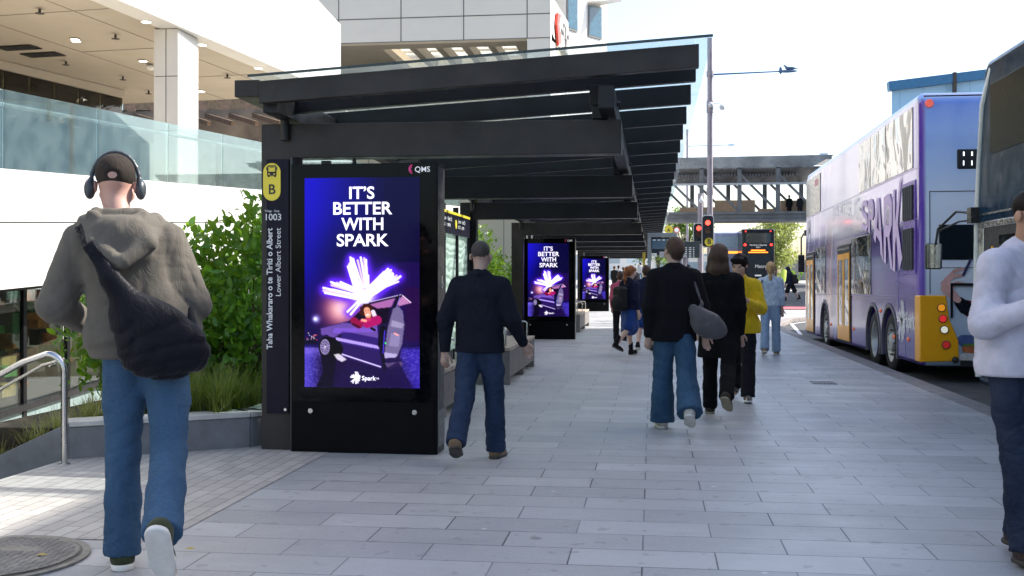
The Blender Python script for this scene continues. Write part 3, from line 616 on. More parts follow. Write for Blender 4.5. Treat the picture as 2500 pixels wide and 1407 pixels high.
# timber and steel awning beyond the column
aw = thing('awning_frame', (-13, 40, 6), 'dark steel awning frame with angled ribs beyond the white column', 'awning')
M_wood = M('brown_timber', (.1, .062, .035), .6, var=.3); m = MB()
aL, aR = AY(380, 235, 39), AY(640, 235, 39); m.bar(aL+V3(-3, 0, 0), aR, .25, .2); m.bar(aL+V3(-3, 0, -.55), aR+V3(0, 0, -.55), .12, .1); m.bar(AY(300, 303, 38.5), AY(640, 308, 38.5), .3, .18); m.build('rail', M_black, aw)
for i in range(6):
    px = 310+i*58; m = MB(); p0, p1, p2 = AY(px, 238, 39), AY(px+14, 280, 38.2), AY(px+85, 302, 36.5); m.bar(p0, p1, .16, .3, (1, 0, 0)); m.bar(p1, p2, .14, .16); m.build('rib', M_wood, aw)
m = MB(); m.prism([AY(300, 240, 41), AY(650, 240, 41), AY(650, 300, 41), AY(300, 300, 41)], (0, .2, 0)); m.build('back_panel', M('awning_tan', (.28, .2, .12), .7, var=.3), aw)
# shopfront in the sunken court
s0, s1 = V3(-8.3, 8.4, 0), V3(-10.35, 18.9, 0); d0 = (s1-s0); s0 = s1-d0*1.4; d0 = s1-s0+d0*.25
ls = thing('lower_shopfront', (-9.5, 14, -1.35), 'dark tinted shopfront windows of the lower court with shelves of goods behind', 'shopfront')
nn = V3(d0.y, -d0.x, 0).normalized(); G_sf = glass('shopfront_glass', (.88, .92, .88), .02, refl=.5)
m = MB(); m.prism([s0+V3(0, 0, -1.35), s0+d0+V3(0, 0, -1.35), s0+d0+V3(0, 0, -.66), s0+V3(0, 0, -.66)], -nn*.1); m.build('plinth', M('teal_panel', (.2, .27, .27), .5), ls)
m = MB(); m.bar(s0+V3(0, 0, -.6), s0+d0+V3(0, 0, -.6), .16, .1)
n_ = 9
for i in range(n_+1): q = s0+d0*(i/n_); m.bar(q+V3(0, 0, -1.3), q+V3(0, 0, 1.9), .09, .07, (1, 0, 0))
m.build('frame', M_black, ls)
for i in range(n_):
    p0, p1 = s0+d0*((i+.01)/n_), s0+d0*((i+.99)/n_); m = MB(); m.prism([p0+V3(0, 0, -.55), p1+V3(0, 0, -.55), p1+V3(0, 0, 1.9), p0+V3(0, 0, 1.9)], -nn*.02); m.build('pane', G_sf, ls)
m = MB(); m.prism([s0-nn*2.2+V3(0, 0, -1.3), s0+d0-nn*2.2+V3(0, 0, -1.3), s0+d0-nn*2.2+V3(0, 0, 1.9), s0-nn*2.2+V3(0, 0, 1.9)], -nn*.1)
m.prism([s0-nn*.1+V3(0, 0, 1.9), s0+d0-nn*.1+V3(0, 0, 1.9), s0+d0-nn*2.3+V3(0, 0, 1.9), s0-nn*2.3+V3(0, 0, 1.9)], (0, 0, .1)); m.build('inner_wall', M('dark_olive', (.035, .035, .018), .8, var=.5, nsc=2), ls)
cols = [(.7, .3, .07), (.08, .35, .1), (.6, .2, .05), (.1, .42, .14), (.55, .42, .15), (.05, .08, .05), (.03, .03, .03)]
for i in range(96):
    q = s0+d0*rnd.uniform(.52, .95)-nn*rnd.uniform(.4, 2.0); w_, h_ = rnd.uniform(.12, .42), rnd.uniform(.1, .42); z = rnd.choice((-.5, -.15, .25, .65, 1.0)); c = rnd.choice(cols)
    m = MB(); m.box(q.x-w_/2, q.x+w_/2, q.y-w_/2, q.y+w_/2, z, z+h_); m.build('goods', M('goods%d' % cols.index(c), c, .5, var=.4, nsc=9), ls, bevel=.01)
def pennant(px, py, h, num, w=.3):
    dq = ray(px, py); n2 = nn; pt = s0-nn*.35; t = ((pt.x)*n2.x+(pt.y)*n2.y)/(dq.x*n2.x+dq.y*n2.y); c = V3(0, 0, EYE)+dq*t; e = d0.normalized()
    m = MB(); m.prism([c-e*w/2, c+e*w/2, c+e*w/2+V3(0, 0, -h*.55), c-e*w/2+V3(0, 0, -h*.55)], -nn*.01); o = m.build('hanging_sign', M('sign_green', (.03, .22, .07), .5), ls)
    m = MB(); m.prism([c-e*w/2+V3(0, 0, -h*.55), c+e*w/2+V3(0, 0, -h*.55), c+e*w/2+V3(0, 0, -h*1.0), c+V3(0, 0, -h*.85), c-e*w/2+V3(0, 0, -h*.75)], -nn*.01); m.build('sign_tail', M('sign_white', (.7, .7, .66), .5), ls)
    text('sign_number', num, M('ink', (.03, .03, .03), .6), ls, c-e*.07+V3(0, 0, -h*.74)+nn*.004, e, (0, 0, 1), width=.15)
pennant(142, 745, .62, '04'); pennant(42, 690, .5, '09'); pennant(40, 765, .6, '03')
for px in (60, 158):  # glowing tubes added to brighten the goods behind the panes
    dq = ray(px, 850); pt = s0-nn*.7; t = (pt.x*nn.x+pt.y*nn.y)/(dq.x*nn.x+dq.y*nn.y); c = dq*t; m = MB(); m.cyl(V3(c.x, c.y, -.5), V3(c.x, c.y, 1.15), .03, n=8); m.build('added_light_tube', M('added_tube_glow', (1, .97, .85), .3, emit=1.2, var=0), ls)

# ------------------------------------------------------------ atrium building beyond (white, open soffit)
at = thing('atrium_building', (-9, 55, 4), 'tall pale panelled building with a gridded skylight over its entrance', 'building')
Y0 = 52.0
def a3(px, py): return AY(px, py, Y0)
xl, xr = a3(760, 50).x, a3(1344, 50).x; xo = a3(1287, 60).x; zb = a3(1340, 92).z; ztop = 22
m = MB(); m.box(xl-6, xr, Y0, Y0+.6, zb, ztop); m.build('front_wall', M_wall2, at)
m = MB(); m.box(xo, xr, Y0+.01, Y0+.6, 3, zb-.02); m.build('pier', M_wall2, at)
js = MB(); 
for px in (827, 979, 1132, 1287): x = a3(px, 50).x; js.box(x-.025, x+.025, Y0-.008, Y0-.001, zb, ztop)
zj = a3(1340, 33).z; js.box(xl-6, xr, Y0-.009, Y0-.001, zj-.025, zj+.025); js.box(xl-6, xr, Y0-.009, Y0-.001, zb-.02, zb+.02); js.box(xo, xr, Y0-.009, Y0-.001, zj+3-.025, zj+3.025); js.build('panel_joints', M('soft_joint', (.16, .15, .13), .9), at)
yb = Y0+9.0; cz = zb+.25
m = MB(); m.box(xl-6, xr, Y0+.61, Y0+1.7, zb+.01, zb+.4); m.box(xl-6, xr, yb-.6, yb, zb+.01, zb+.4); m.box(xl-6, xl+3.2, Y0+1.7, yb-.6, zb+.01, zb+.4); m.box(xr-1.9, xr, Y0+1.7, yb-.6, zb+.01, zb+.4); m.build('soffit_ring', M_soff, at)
x0, x1 = xl+3.2, xr-1.9; n = 5
for i in range(1, n):
    x = x0+(x1-x0)*i/n; m = MB(); m.box(x-.18, x+.18, Y0+1.7, yb-.6, cz-.05, cz+.5); m.build('roof_beam', M_soff, at)
m = MB(); 
for q in (.33, .66): y = Y0+1.7+(7.-.3)*q; m.box(x0, x1, y-.04, y+.04, cz+.5, cz+.6)
m.build('glazing_bar', M_wall2, at)
m = MB(); m.box(x0, x1, Y0+1.7, yb-.6, cz+.61, cz+.63); m.build('skylight', glass('milky_glass', (.92, .93, .9), .1, body=.4, bodycol=(.9, .9, .85), trans=True), at)
m = MB(); m.box(xl-6, xr, yb, yb+.3, 1, zb+3); m.box(xl-6.3, xl-6, Y0, yb, 1, ztop); m.build('inner_wall', M('warm_wall', (.8, .73, .56), .7, var=.03, nsc=.5), at)
m = MB()
for px in (900, 1070, 1230): x = AY(px, 140, yb).x; m.box(x-.02, x+.02, yb-.006, yb-.001, 1, zb)
m.build('inner_joints', M('warm_joint', (.3, .27, .2), .9), at)
m = MB(); m.box(xr-.3, xr, Y0+.61, Y0+38, 3, zb); m.build('side_base', M_wall, at)
# side (sunlit) wall with slanted edge, recessed windows behind
p = [V3(xr, Y0+.6, zb), V3(xr, Y0+.6, ztop), AX(1353, 0, xr), AX(1408, 88, xr), AX(1409, 150, xr)]; m = MB(); m.prism(p, (-.3, 0, 0)); m.build('side_wall', M_wall, at)
m = MB(); q = [AX(1357, 32, xr+.05), AX(1364, 36, xr+.05), AX(1361, 60, xr+.05), AX(1366, 104, xr+.05), AX(1359, 112, xr+.05), AX(1355, 60, xr+.05)]
m.prism(q, (.12, 0, 0)); m.build('red_emblem', M('sign_red', (.75, .05, .02), .4), at)
a = AX(1371, 108, xr+.02); b = AX(1386, 118, xr+.02); text('sign_lettering', 'HSBC', M_dark, at, AX(1370, 106, xr+.03), (0, 1, 0), (0, 0, 1), width=abs((b-a).y)*1.3)
wb = thing('tower_block', (-2, 66, 1), 'white office tower with blue tinted windows right of the red emblem wall', 'building')
aa = R(31.8); d2 = V3(math.sin(aa), math.cos(aa), 0); pL = AY(1380, 60, 63.0); pL.z = 0
def onw(px, py, off=0):
    dd = ray(px, py); n2 = V3(d2.y, -d2.x, 0); t = ((pL+n2*off).dot(n2))/(dd.dot(n2)); return V3(0, 0, EYE)+dd*t
pe = onw(1482, 60); L2 = (V3(pe.x, pe.y, 0)-pL).length; n2 = V3(d2.y, -d2.x, 0)
m = MB(); m.prism([pL+V3(0, 0, 3), pL+d2*L2+V3(0, 0, 3), pL+d2*L2+V3(0, 0, 26), pL+V3(0, 0, 26)], -n2*8); m.build('walls', M_wall, wb)
G_blue = M('blue_window', (.03, .11, .17), .15, var=.3, spec=.3)
for (x0_, x1_, y0_, y1_) in ((1383, 1408, -20, 80), (1435, 1467, 12, 98)):
    A_, B_, C_, D_ = onw(x0_, y0_), onw(x1_, y0_+6), onw(x1_, y1_), onw(x0_, y1_-9)
    m = MB(); m.prism([q+n2*.02 for q in (A_, B_, C_, D_)], n2*.06); f = m.build('window_frame', M('grey_frame', (.12, .13, .13), .5), wb)
    m = MB(); ctr = (A_+B_+C_+D_)/4; m.prism([ctr+(q-ctr)*.9+n2*.085 for q in (A_, B_, C_, D_)], n2*.01); g = m.build('pane', G_blue, None); g.parent = f; g.data.transform(Matrix.Translation(-ORG[wb.name])); ORG[g.name] = ORG[wb.name]
m = MB(); q = onw(1435, 8); m.prism([q, onw(1467, 14), onw(1467, 14)+n2*1.5, q+n2*.2], (0, 0, .12)); m.build('sunshade', M_wall2, wb)

# ------------------------------------------------------------ buildings on the east side (they shade the street)
def m_facade(name, wall, win, bw, bh):
    t = NT(name); o = t.obj(); s = t.xyz(o); v = t.comb(t.ma('ADD', s[1], t.ma('ADD', s[0], 100)), s[2], 0)
    br = t.new('TexBrick', offset=0, offset_frequency=1); t.setin(br, 0, v); t.setin(br, 1, win); t.setin(br, 2, tuple(c*1.8 for c in win)); t.setin(br, 3, wall)
    for n_, x in (('Scale', 1), ('Mortar Size', .45), ('Mortar Smooth', 0), ('Brick Width', bw), ('Row Height', bh)): br.inputs[n_].default_value = x
    t.base(br.outputs[0]); t.rough(t.mr(br.outputs[1], 0, 1, .12, .7)); return t.m
m = MB(); m.box(13.6, 30, -1, 37, 0, 16.9); tag(m.build('unseen_shade_block', m_facade('shade_block_facade', (.72, .70, .66), (.06, .08, .1), 3.2, 3.4)), 'unseen pale block added across the street to shade the pavement', 'building')  # unseen block, added and sized to keep the sun off the pavement
bb = thing('blue_building', (20, 60, 0), 'light blue metal clad building rising behind the purple bus', 'building')
pa, pb = AY(2177, 207, 56), AY(2560, 160, 56); m = MB(); m.prism([V3(pa.x, 56, 0), V3(pb.x+8, 56, 0), V3(pb.x+8, 56, pb.z+.9), V3(pa.x, 56, pa.z)], (6, 18, 0))
t = NT('blue_cladding'); s = t.xyz(t.obj()); w_ = t.ma('FRACT', t.ma('MULTIPLY', s[0], .9)); t.base(t.mix(t.mr(w_, 0, .06, .6, 0), (.3, .55, .75), (.15, .3, .45))); t.rough(.4); m.build('walls', t.m, bb)
m = MB(); m.bar(V3(pa.x-.2, 55.9, pa.z-.12), V3(pb.x+8, 55.9, pb.z+.78), .5, .45, (0, 0, 1)); m.build('parapet', M('blue_trim', (.03, .16, .32), .4), bb)
m = MB(); q = AY(2329, 188, 55.8); m.box(q.x-.08, q.x+.08, 55.6, 55.8, q.z-1.3, q.z+.2); m.build('downpipe', M_gap, bb)
# ------------------------------------------------------------ advertising screen picture (an illuminated picture, painted per vertex)
def lin(c): c = np.asarray(c, float)/255; return np.where(c <= .04045, c/12.92, ((c+.055)/1.055)**2.4)
def paint_ad():
    nx, ny = 200, 366; xs = np.linspace(747, 1026, nx); ys = np.linspace(434, 944, ny); X, Y = np.meshgrid(xs, ys); C = np.zeros((ny, nx, 3))
    def ss(a, b, v): t = np.clip((v-a)/(b-a), 0, 1); return t*t*(3-2*t)
    def lay(m, c): nonlocal C; C = C*(1-m[..., None])+np.asarray(c, float)*m[..., None]
    C[:] = (10, 6, 60); lay(ss(900, 740, X+.15*(Y-434))*.9, (26, 14, 190)); lay(ss(960, 860, X)*ss(640, 500, Y)*.35, (30, 20, 215)); lay(ss(640, 800, Y)*.75, (20, 8, 70))
    lay(ss(600, 700, X+Y*.0)*0+((X > 905) & (Y > 640-(X-905)*.9) & (Y < 800)).astype(float)*.55, (14, 6, 62))
    st = .5+.5*np.sin(X*.9); lay(((X > 965) & (Y > 640) & (Y < 840)).astype(float)*(.25+.25*st), (70, 22, 120)); lay(((X > 990) & (Y > 700) & (Y < 830)).astype(float)*.4, (60, 10, 60))
    gr = ss(838, 856, Y); n = rng.random((ny, nx)); n = (n+np.roll(n, 1, 0)+np.roll(n, 1, 1)+np.roll(n, 2, 1))/4
    lay(gr, (28, 14, 66)); lay(gr*ss(800, 750, X)*.85, (92, 78, 205)); lay(gr*ss(940, 1000, X-(Y-850)*.35)*.8, (70, 52, 190)); lay(gr*(n > .62)*.35, (150, 140, 240))
    lay(ss(845, 850, Y)*ss(840, 800, X)*ss(880, 850, Y)*.5, (150, 130, 235))
    g = lambda cx, cy, r: np.exp(-(((X-cx)**2+(Y-cy)**2)/r**2))
    lay(g(840, 752, 52)*.85, (215, 95, 120)); lay(g(836, 752, 30), (255, 215, 200)); lay(np.clip(g(890, 700, 58), 0, 1)*.8, (120, 60, 235)); lay(g(775, 778, 9), (180, 180, 255)); lay(g(773, 778, 4), (255, 255, 255))
    def cap(a, b, r, c, al=1, soft=1.2):
        a, b = np.array(a, float), np.array(b, float); d = b-a; h = np.clip(((X-a[0])*d[0]+(Y-a[1])*d[1])/(d@d+1e-9), 0, 1)
        D = np.hypot(X-a[0]-h*d[0], Y-a[1]-h*d[1])-r; lay(np.clip(.5-D/soft, 0, 1)*al, c)
    def glow(a, b, r, c, al):
        a, b = np.array(a, float), np.array(b, float); d = b-a; h = np.clip(((X-a[0])*d[0]+(Y-a[1])*d[1])/(d@d), 0, 1); D = np.hypot(X-a[0]-h*d[0], Y-a[1]-h*d[1]); lay(np.exp(-(D/r)**2)*al, c)
    def poly(pts, c, al=1):
        m = np.zeros_like(X, bool); p = np.array(pts, float); j = len(p)-1
        for i in range(len(p)):
            m ^= ((p[i, 1] > Y) != (p[j, 1] > Y)) & (X < (p[j, 0]-p[i, 0])*(Y-p[i, 1])/(p[j, 1]-p[i, 1]+1e-9)+p[i, 0]); j = i
        m = m.astype(float); m = (2*m+np.roll(m, 1, 0)+np.roll(m, -1, 0)+np.roll(m, 1, 1)+np.roll(m, -1, 1))/6; lay(m*al, c)
    c0 = (893, 716); rays = [((859, 628), (870, 705)), ((866, 632), (880, 705)), ((853, 650), (872, 712)), ((868, 640), (888, 700)), ((884, 628), (897, 700)), ((897, 634), (898, 700)), ((902, 672), (903, 710)),
      ((950, 656), (905, 705)), ((957, 659), (910, 708)), ((962, 668), (915, 712)), ((980, 674), (920, 715)), ((975, 678), (905, 724)), ((940, 664), (902, 702)),
      ((812, 688), (880, 714)), ((820, 692), (884, 716)), ((835, 688), (886, 710)), ((793, 702), (880, 722)), ((797, 714), (880, 730)), ((815, 706), (885, 722)), ((852, 760), (885, 728)), ((860, 766), (888, 732))]
    rays = list(rays); rays += [(tuple((np.array(rays[i][0])+np.array(rays[i+1][0]))/2+rng.uniform(-2, 2, 2)), tuple((np.array(rays[i][1])+np.array(rays[i+1][1]))/2)) for i in list(range(0, 6))+list(range(7, 12))+list(range(13, 18))]
    for a, b in rays: glow(a, b, 12, (110, 50, 250), .55)
    for a, b in rays[21:]: cap(a, b, 2.8, (222, 200, 252))
    for a, b in rays[:21]: cap(a, b, 2.7, (252, 244, 255))
    for k_ in range(8): cap((856+k_*1.6, 645+k_*3), (884+k_, 716), 2.6, (250, 243, 255))
    for k_ in range(6): cap((955+k_*4, 664+k_*4.5), (896+k_*1.5, 716), 2.2, (246, 238, 255))
    lay(np.clip(g(893, 722, 21)*1.5, 0, 1), (255, 255, 255))
    # half car, painted as the poster shows it
    poly([(780, 808), (786, 800), (840, 786), (858, 782), (905, 738), (985, 720), (1006, 738), (978, 744), (968, 760), (986, 770), (990, 800), (978, 870), (985, 888), (945, 903), (936, 898), (828, 866), (818, 862), (815, 830), (800, 822), (784, 830), (777, 822)], (38, 22, 80))
    poly([(786, 801), (840, 787), (924, 790), (926, 826), (836, 812), (815, 826), (802, 816), (788, 818)], (112, 84, 165)); poly([(838, 806), (928, 824), (928, 856), (836, 838)], (58, 36, 120)); poly([(820, 800), (925, 800), (925, 808), (815, 812)], (140, 100, 220), .6)
    poly([(824, 822), (928, 842), (928, 850), (824, 830)], (182, 160, 235)); poly([(826, 838), (928, 856), (936, 892), (832, 862)], (50, 30, 100)); cap((828, 860), (932, 893), 1.6, (215, 200, 250)); cap((830, 866), (935, 898), 1.2, (60, 40, 110))
    poly([(862, 780), (908, 742), (960, 730), (948, 788), (925, 790)], (24, 10, 40)); poly([(905, 742), (968, 726), (958, 748), (925, 752)], (170, 110, 170)); cap((858, 782), (908, 738), 1.8, (20, 14, 30)); cap((908, 738), (985, 720), 2, (16, 10, 30)); cap((908, 736), (982, 718), .8, (220, 200, 250))
    poly([(985, 720), (1006, 738), (976, 746), (972, 738)], (185, 130, 180)); cap((985, 720), (1005, 737), .8, (255, 240, 255)); cap((976, 722), (948, 800), 3, (20, 12, 40)); cap((979, 724), (953, 800), .8, (160, 140, 230))
    poly([(962, 752), (975, 746), (986, 758), (988, 780), (990, 790), (984, 838), (972, 868), (940, 872), (945, 830), (950, 795)], (120, 110, 150)); poly([(960, 780), (988, 788), (984, 800), (956, 795)], (160, 150, 185)); poly([(958, 810), (980, 815), (976, 845), (952, 842)], (145, 135, 175))
    cap((966, 812), (974, 816), 2, (245, 170, 170)); poly([(942, 858), (974, 862), (968, 870), (940, 872)], (180, 170, 210)); cap((938, 800), (932, 840), 7, (14, 8, 30)); cap((934, 840), (942, 900), 4, (20, 12, 46)); cap((942, 806), (938, 860), 1, (90, 70, 230)); cap((944, 835), (944, 836), 2, (60, 255, 120), .9)
    poly([(942, 884), (984, 880), (985, 890), (952, 900)], (95, 78, 120)); cap((910, 800), (918, 804), 3, (14, 10, 22))
    cap((807, 845), (807, 846), 24, (10, 7, 16)); cap((818, 850), (819, 852), 22, (10, 7, 16)); 
    D = np.hypot((X-797)/.62, (Y-846)); lay(np.clip(.5-(D-25)/2, 0, 1), (12, 9, 18)); lay(np.clip(.5-(D-19)/2, 0, 1), (165, 150, 200)); a = np.arctan2(Y-846, (X-797)/.62); lay(np.clip(.5-(D-17)/2, 0, 1)*(np.sin(a*14+D*.5) > 0), (50, 40, 70)); lay(np.clip(.5-(D-4)/2, 0, 1), (200, 190, 220))
    # woman leaning on the door
    for q in ((888, 752), (891, 765), (910, 758), (912, 768), (886, 762), (900, 746), (907, 749), (894, 746)): cap(q, q, 6, (70, 30, 22))
    cap((899, 756), (902, 768), 7.5, (232, 165, 140)); cap((898, 768), (904, 767), 1.6, (250, 240, 235)); cap((896, 757), (896, 757), .9, (60, 30, 30)); cap((903, 756), (903, 756), .9, (60, 30, 30))
    cap((914, 760), (920, 775), 5, (225, 215, 235)); cap((868, 782), (880, 792), 9, (150, 20, 80)); cap((900, 788), (924, 780), 11, (175, 25, 110)); cap((886, 782), (905, 778), 4, (200, 60, 110)); cap((888, 780), (896, 782), 3, (235, 170, 150)); cap((865, 790), (880, 797), 3, (80, 8, 50))
    for i in range(16): q = (750+rng.random()*28, 812+rng.random()*18); cap(q, q, 1.2, [(255, 220, 200), (255, 90, 60), (190, 200, 255)][i % 3])
    poly([(747, 830), (775, 826), (778, 838), (747, 838)], (12, 10, 24), .6); poly([(786, 868), (800, 866), (850, 880), (820, 944), (775, 944), (793, 905)], (14, 6, 34), .9); poly([(826, 866), (940, 900), (975, 880), (1010, 944), (815, 944)], (34, 14, 74), .8)
    poly([(818, 864), (832, 862), (850, 876), (838, 882), (826, 876)], (250, 245, 255), .8)
    lay(ss(.4, 1, np.abs(np.sin(X*.33)))*ss(700, 434, Y)*.06, (70, 60, 255)); C *= (.96+.08*n[..., None])
    return nx, ny, lin(np.clip(C, 0, 255))**1.18
AD = paint_ad()
def screen_mesh(parent, x0, x1, y, z0, z1):
    nx, ny, C = AD; me = bpy.data.meshes.new('screen'); o = link('screen', me, parent); g = ORG[o.name]
    xs = np.linspace(x0, x1, nx)-g.x; zs = np.linspace(z1, z0, ny)-g.z; X, Z = np.meshgrid(xs, zs); V = np.stack([X.ravel(), np.full(X.size, y-g.y), Z.ravel()], 1)
    i = np.arange(ny-1)[:, None]*nx+np.arange(nx-1)[None]; F = np.stack([i, i+nx, i+nx+1, i+1], -1).reshape(-1, 4)
    me.from_pydata(V.tolist(), [], F.tolist()); ca = me.color_attributes.new('picture', 'FLOAT_COLOR', 'POINT')
    ca.data.foreach_set('color', np.concatenate([C.reshape(-1, 3), np.ones((nx*ny, 1))], 1).ravel().astype(np.float32))
    t = NT('lit_screen'); a = t.new('VertexColor', layer_name='picture'); t.base((.005, .005, .008)); t.rough(.12); t.setin(t.b, 'Specular IOR Level', .1); t.setin(t.b, 'Emission Color', a.outputs[0]); t.setin(t.b, 'Emission Strength', SCR); me.materials.append(t.m); return o
SCR = .58
def star(name, mat, parent, org, ex, ey, r):
    """eight brushed strokes radiating from a centre"""
    m = MB(); org, ex, ey = Vector(org), Vector(ex), Vector(ey); rr = random.Random(3)
    for a, L in ((80, 1), (40, .82), (5, .8), (-38, .8), (-78, .95), (-128, 1), (165, .85), (135, .62)):
        for q in range(4):
            b = R(a+(q-1.5)*6); l1 = L*r*rr.uniform(.86, 1.04); w = r*.07; u = ex*math.cos(b)+ey*math.sin(b); v = -ex*math.sin(b)+ey*math.cos(b); off = v*(q-1.5)*r*.055
            s = org+u*r*.04; e = org+u*l1+off; m.add([s-v*w*.35, e-v*w*.6, e+u*w*.4, e+v*w*.6, s+v*w*.35], [(0, 1, 2, 3, 4)])
    o = m.build(name, mat, parent); return o
M_let = M('lit_lettering', (.93, .86, 1), .4, emit=.44, var=0); M_wht = M('white_print', (.8, .8, .8), .5, emit=.12, var=0); M_pink = M('pink_print', (.8, .06, .25), .5, var=0); M_slat = M('bench_timber', (.42, .33, .27), .65, var=.3, nsc=12, bump=.4)
M_kio = M('kiosk_black', (.005, .005, .006), .35, var=.3, nsc=2, spec=.08); M_kside = M('kiosk_side', (.035, .037, .04), .35, var=.2)
kx0, kx1, ky = -2.89, -1.69, 8.42
kk = thing('advertising_kiosk', ((kx0+kx1)/2, ky+.14, 0), 'tall black advertising kiosk with a lit poster screen, nearest and beside the B post', 'kiosk', 'advertising kiosks under the bus shelters')
m = MB(); m.box(kx0, kx1, ky, ky+.29, .0, 2.32); m.build('cabinet', M_kio, kk, bevel=.008)
m = MB(); m.box(kx1+.0005, kx1+.004, ky+.012, ky+.28, .06, 2.29); m.build('side_panel', M_kside, kk)
m = MB(); m.box(kx0+.02, kx1-.02, ky-.006, ky-.0005, .02, .405); m.build('access_panel', M('kiosk_panel', (.004, .004, .005), .4, var=.2, spec=.08), kk, bevel=.003)
m = MB(); m.box(kx0+.004, kx1-.004, ky-.008, ky-.001, .415, 2.315); m.box(kx0+.02, kx1-.02, ky-.012, ky-.008, .425, 2.3); m.build('glass_front', M('black_glass', (.002, .002, .003), .05, var=0, spec=.12), kk)
sx0, sx1, sz0, sz1 = -2.772, -1.83, .528, 2.205; scr = screen_mesh(kk, sx0, sx1, ky-.0155, sz0, sz1)
def ad(px, py): return V3(sx0+(px-747)/279*(sx1-sx0), ky-.0195, sz1-(py-434)/510*(sz1-sz0))
for s, px, py, w in (("IT’S", 887, 485, 61), ('BETTER', 889, 523, 143), ('WITH', 888, 561, 102), ('SPARK', 889, 600, 126)):
    cx_ = px; o = text('lettering', s, M_let, None, (0, 0, 0), (1, 0, 0), (0, 0, 1), size=1, bold=.028) if False else None
    W_ = w/279*(sx1-sx0); p0 = ad(px-w/2, py)
    o = text('lettering', s, M_let, kk, p0, (1, 0, 0), (0, 0, 1), width=W_, bold=.02); b = o.bound_box; dx = min(q[0] for q in b)+ORG[kk.name].x-p0.x; h = max(q[2] for q in b)-min(q[2] for q in b)
    hz = (30.5/510)*(sz1-sz0); me = o.data; g = ORG[kk.name]
    for v in me.vertices: v.co.x -= dx; v.co.z = (v.co.z+g.z-p0.z)*hz/h*1.0+p0.z-g.z
    o.parent = scr
star('emblem', M_let, kk, ad(872, 920), (1, 0, 0), (0, 0, 1), .052).parent = scr
text('brand_lettering', 'Spark', M_let, kk, ad(887, 926), (1, 0, 0), (0, 0, 1), width=.115, bold=.02).parent = scr; text('small_lettering', 'nz', M_let, kk, ad(922, 923), (1, 0, 0), (0, 0, 1), width=.021, bold=.01).parent = scr
q = ad(1014, 422); text('maker_lettering', 'QMS', M_wht, kk, q+V3(0, .0045, 0), (1, 0, 0), (0, 0, 1), width=.122, bold=.006)
m = MB()
for r_ in (.042, .03, .018):
    pts = [(q.x-.004+.0+r_*math.cos(R(a))+(.042-r_)*-.55, q.y+.0045, q.z+.022+r_*.9*math.sin(R(a))) for a in range(110, 251, 20)]
    for i in range(len(pts)-1): m.bar(pts[i], pts[i+1], .002, .009, (0, 1, 0)) if False else m.cyl(pts[i], pts[i+1], .0045, n=6)
m.build('maker_emblem', M_pink, kk)
for px in (759, 1013): p = AY(px, 1003 if px < 800 else 1007, ky); m = MB(); m.cyl(V3(p.x, ky-.006, p.z), V3(p.x, ky-.018, p.z), .021, n=20); m.build('lock', M_ss, kk, bevel=.003)
for z0, z1 in ((1.66, 2.05), (.35, .82)):
    m = MB(); n = int((z1-z0)/.016)
    for i in range(n): m.box(kx1+.004, kx1+.007, ky+.045, ky+.245, z0+i*.016, z0+i*.016+.008)
    m.build('vent', M_kio, kk)
m = MB(); m.box(kx1+.004, kx1+.01, ky+.13, ky+.17, 1.32, 1.42); m.cyl((kx1+.004, ky+.15, 1.35), (kx1+.02, ky+.15, 1.35), .012, n=10); m.build('handle', M_ss, kk)
m = MB(); m.cyl((-2.4, ky+.12, 2.32), (-2.4, ky+.12, 2.375), .02, .012); m.build('antenna', M_black, kk)
for (x, y, z, lb) in ((-2.36, 24.75+.14, 0, 'second black advertising kiosk along the shelters, beyond the slatted bench'), (-2.39, 45.0, gz(45)-.03, 'farthest and smallest black advertising kiosk at the far end of the shelters')):
    c = copy_tree(kk); c.location = (x, y, z); c['label'] = lb; ORG[c.name] = Vector(c.location)

# ------------------------------------------------------------ bus shelters
G_roof = glass('roof_glass', (.93, .97, .975), .03, body=.05, bodycol=(.75, .85, .85), refl=.3, trans=True); G_bk = glass('patterned_glass', (.72, .86, .8), .06, body=.42, bodycol=(.66, .76, .72), refl=1.2, wavy=.03)
def m_etched():
    t = NT('etched_glass'); o = t.obj(); s = t.xyz(o); tr = t.new('BsdfTransparent'); tr.inputs[0].default_value = (.72, .88, .82, 1); d = t.new('BsdfDiffuse'); d.inputs[0].default_value = (.8, .88, .84, 1)
    n = t.noise(t.map(o, sc=(1, .8, 3)), 1.2, 2, .5, 1.2); w = t.ma('FRACT', t.ma('ADD', t.ma('MULTIPLY', s[2], 7), t.ma('MULTIPLY', n, 2.5))); k_ = t.new('MixShader'); t.l.new(t.mr(w, .3, .6, .38, .8), k_.inputs[0])
    g = t.new('BsdfTranslucent'); g.inputs[0].default_value = (.75, .88, .82, 1); a = t.new('AddShader') if False else t.new('MixShader'); a.inputs[0].default_value = .5; t.l.new(d.outputs[0], a.inputs[1]); t.l.new(g.outputs[0], a.inputs[2])
    t.l.new(tr.outputs[0], k_.inputs[1]); t.l.new(a.outputs[0], k_.inputs[2]); t.l.new(k_.outputs[0], t.out.inputs[0]); return t.m
G_et = m_etched()
RX0, RX1, RZ0, RZ1 = -2.98, .43, 2.93, 3.133
def rfz(x): return RZ0+(x-RX0)/(RX1-RX0)*(RZ1-RZ0)
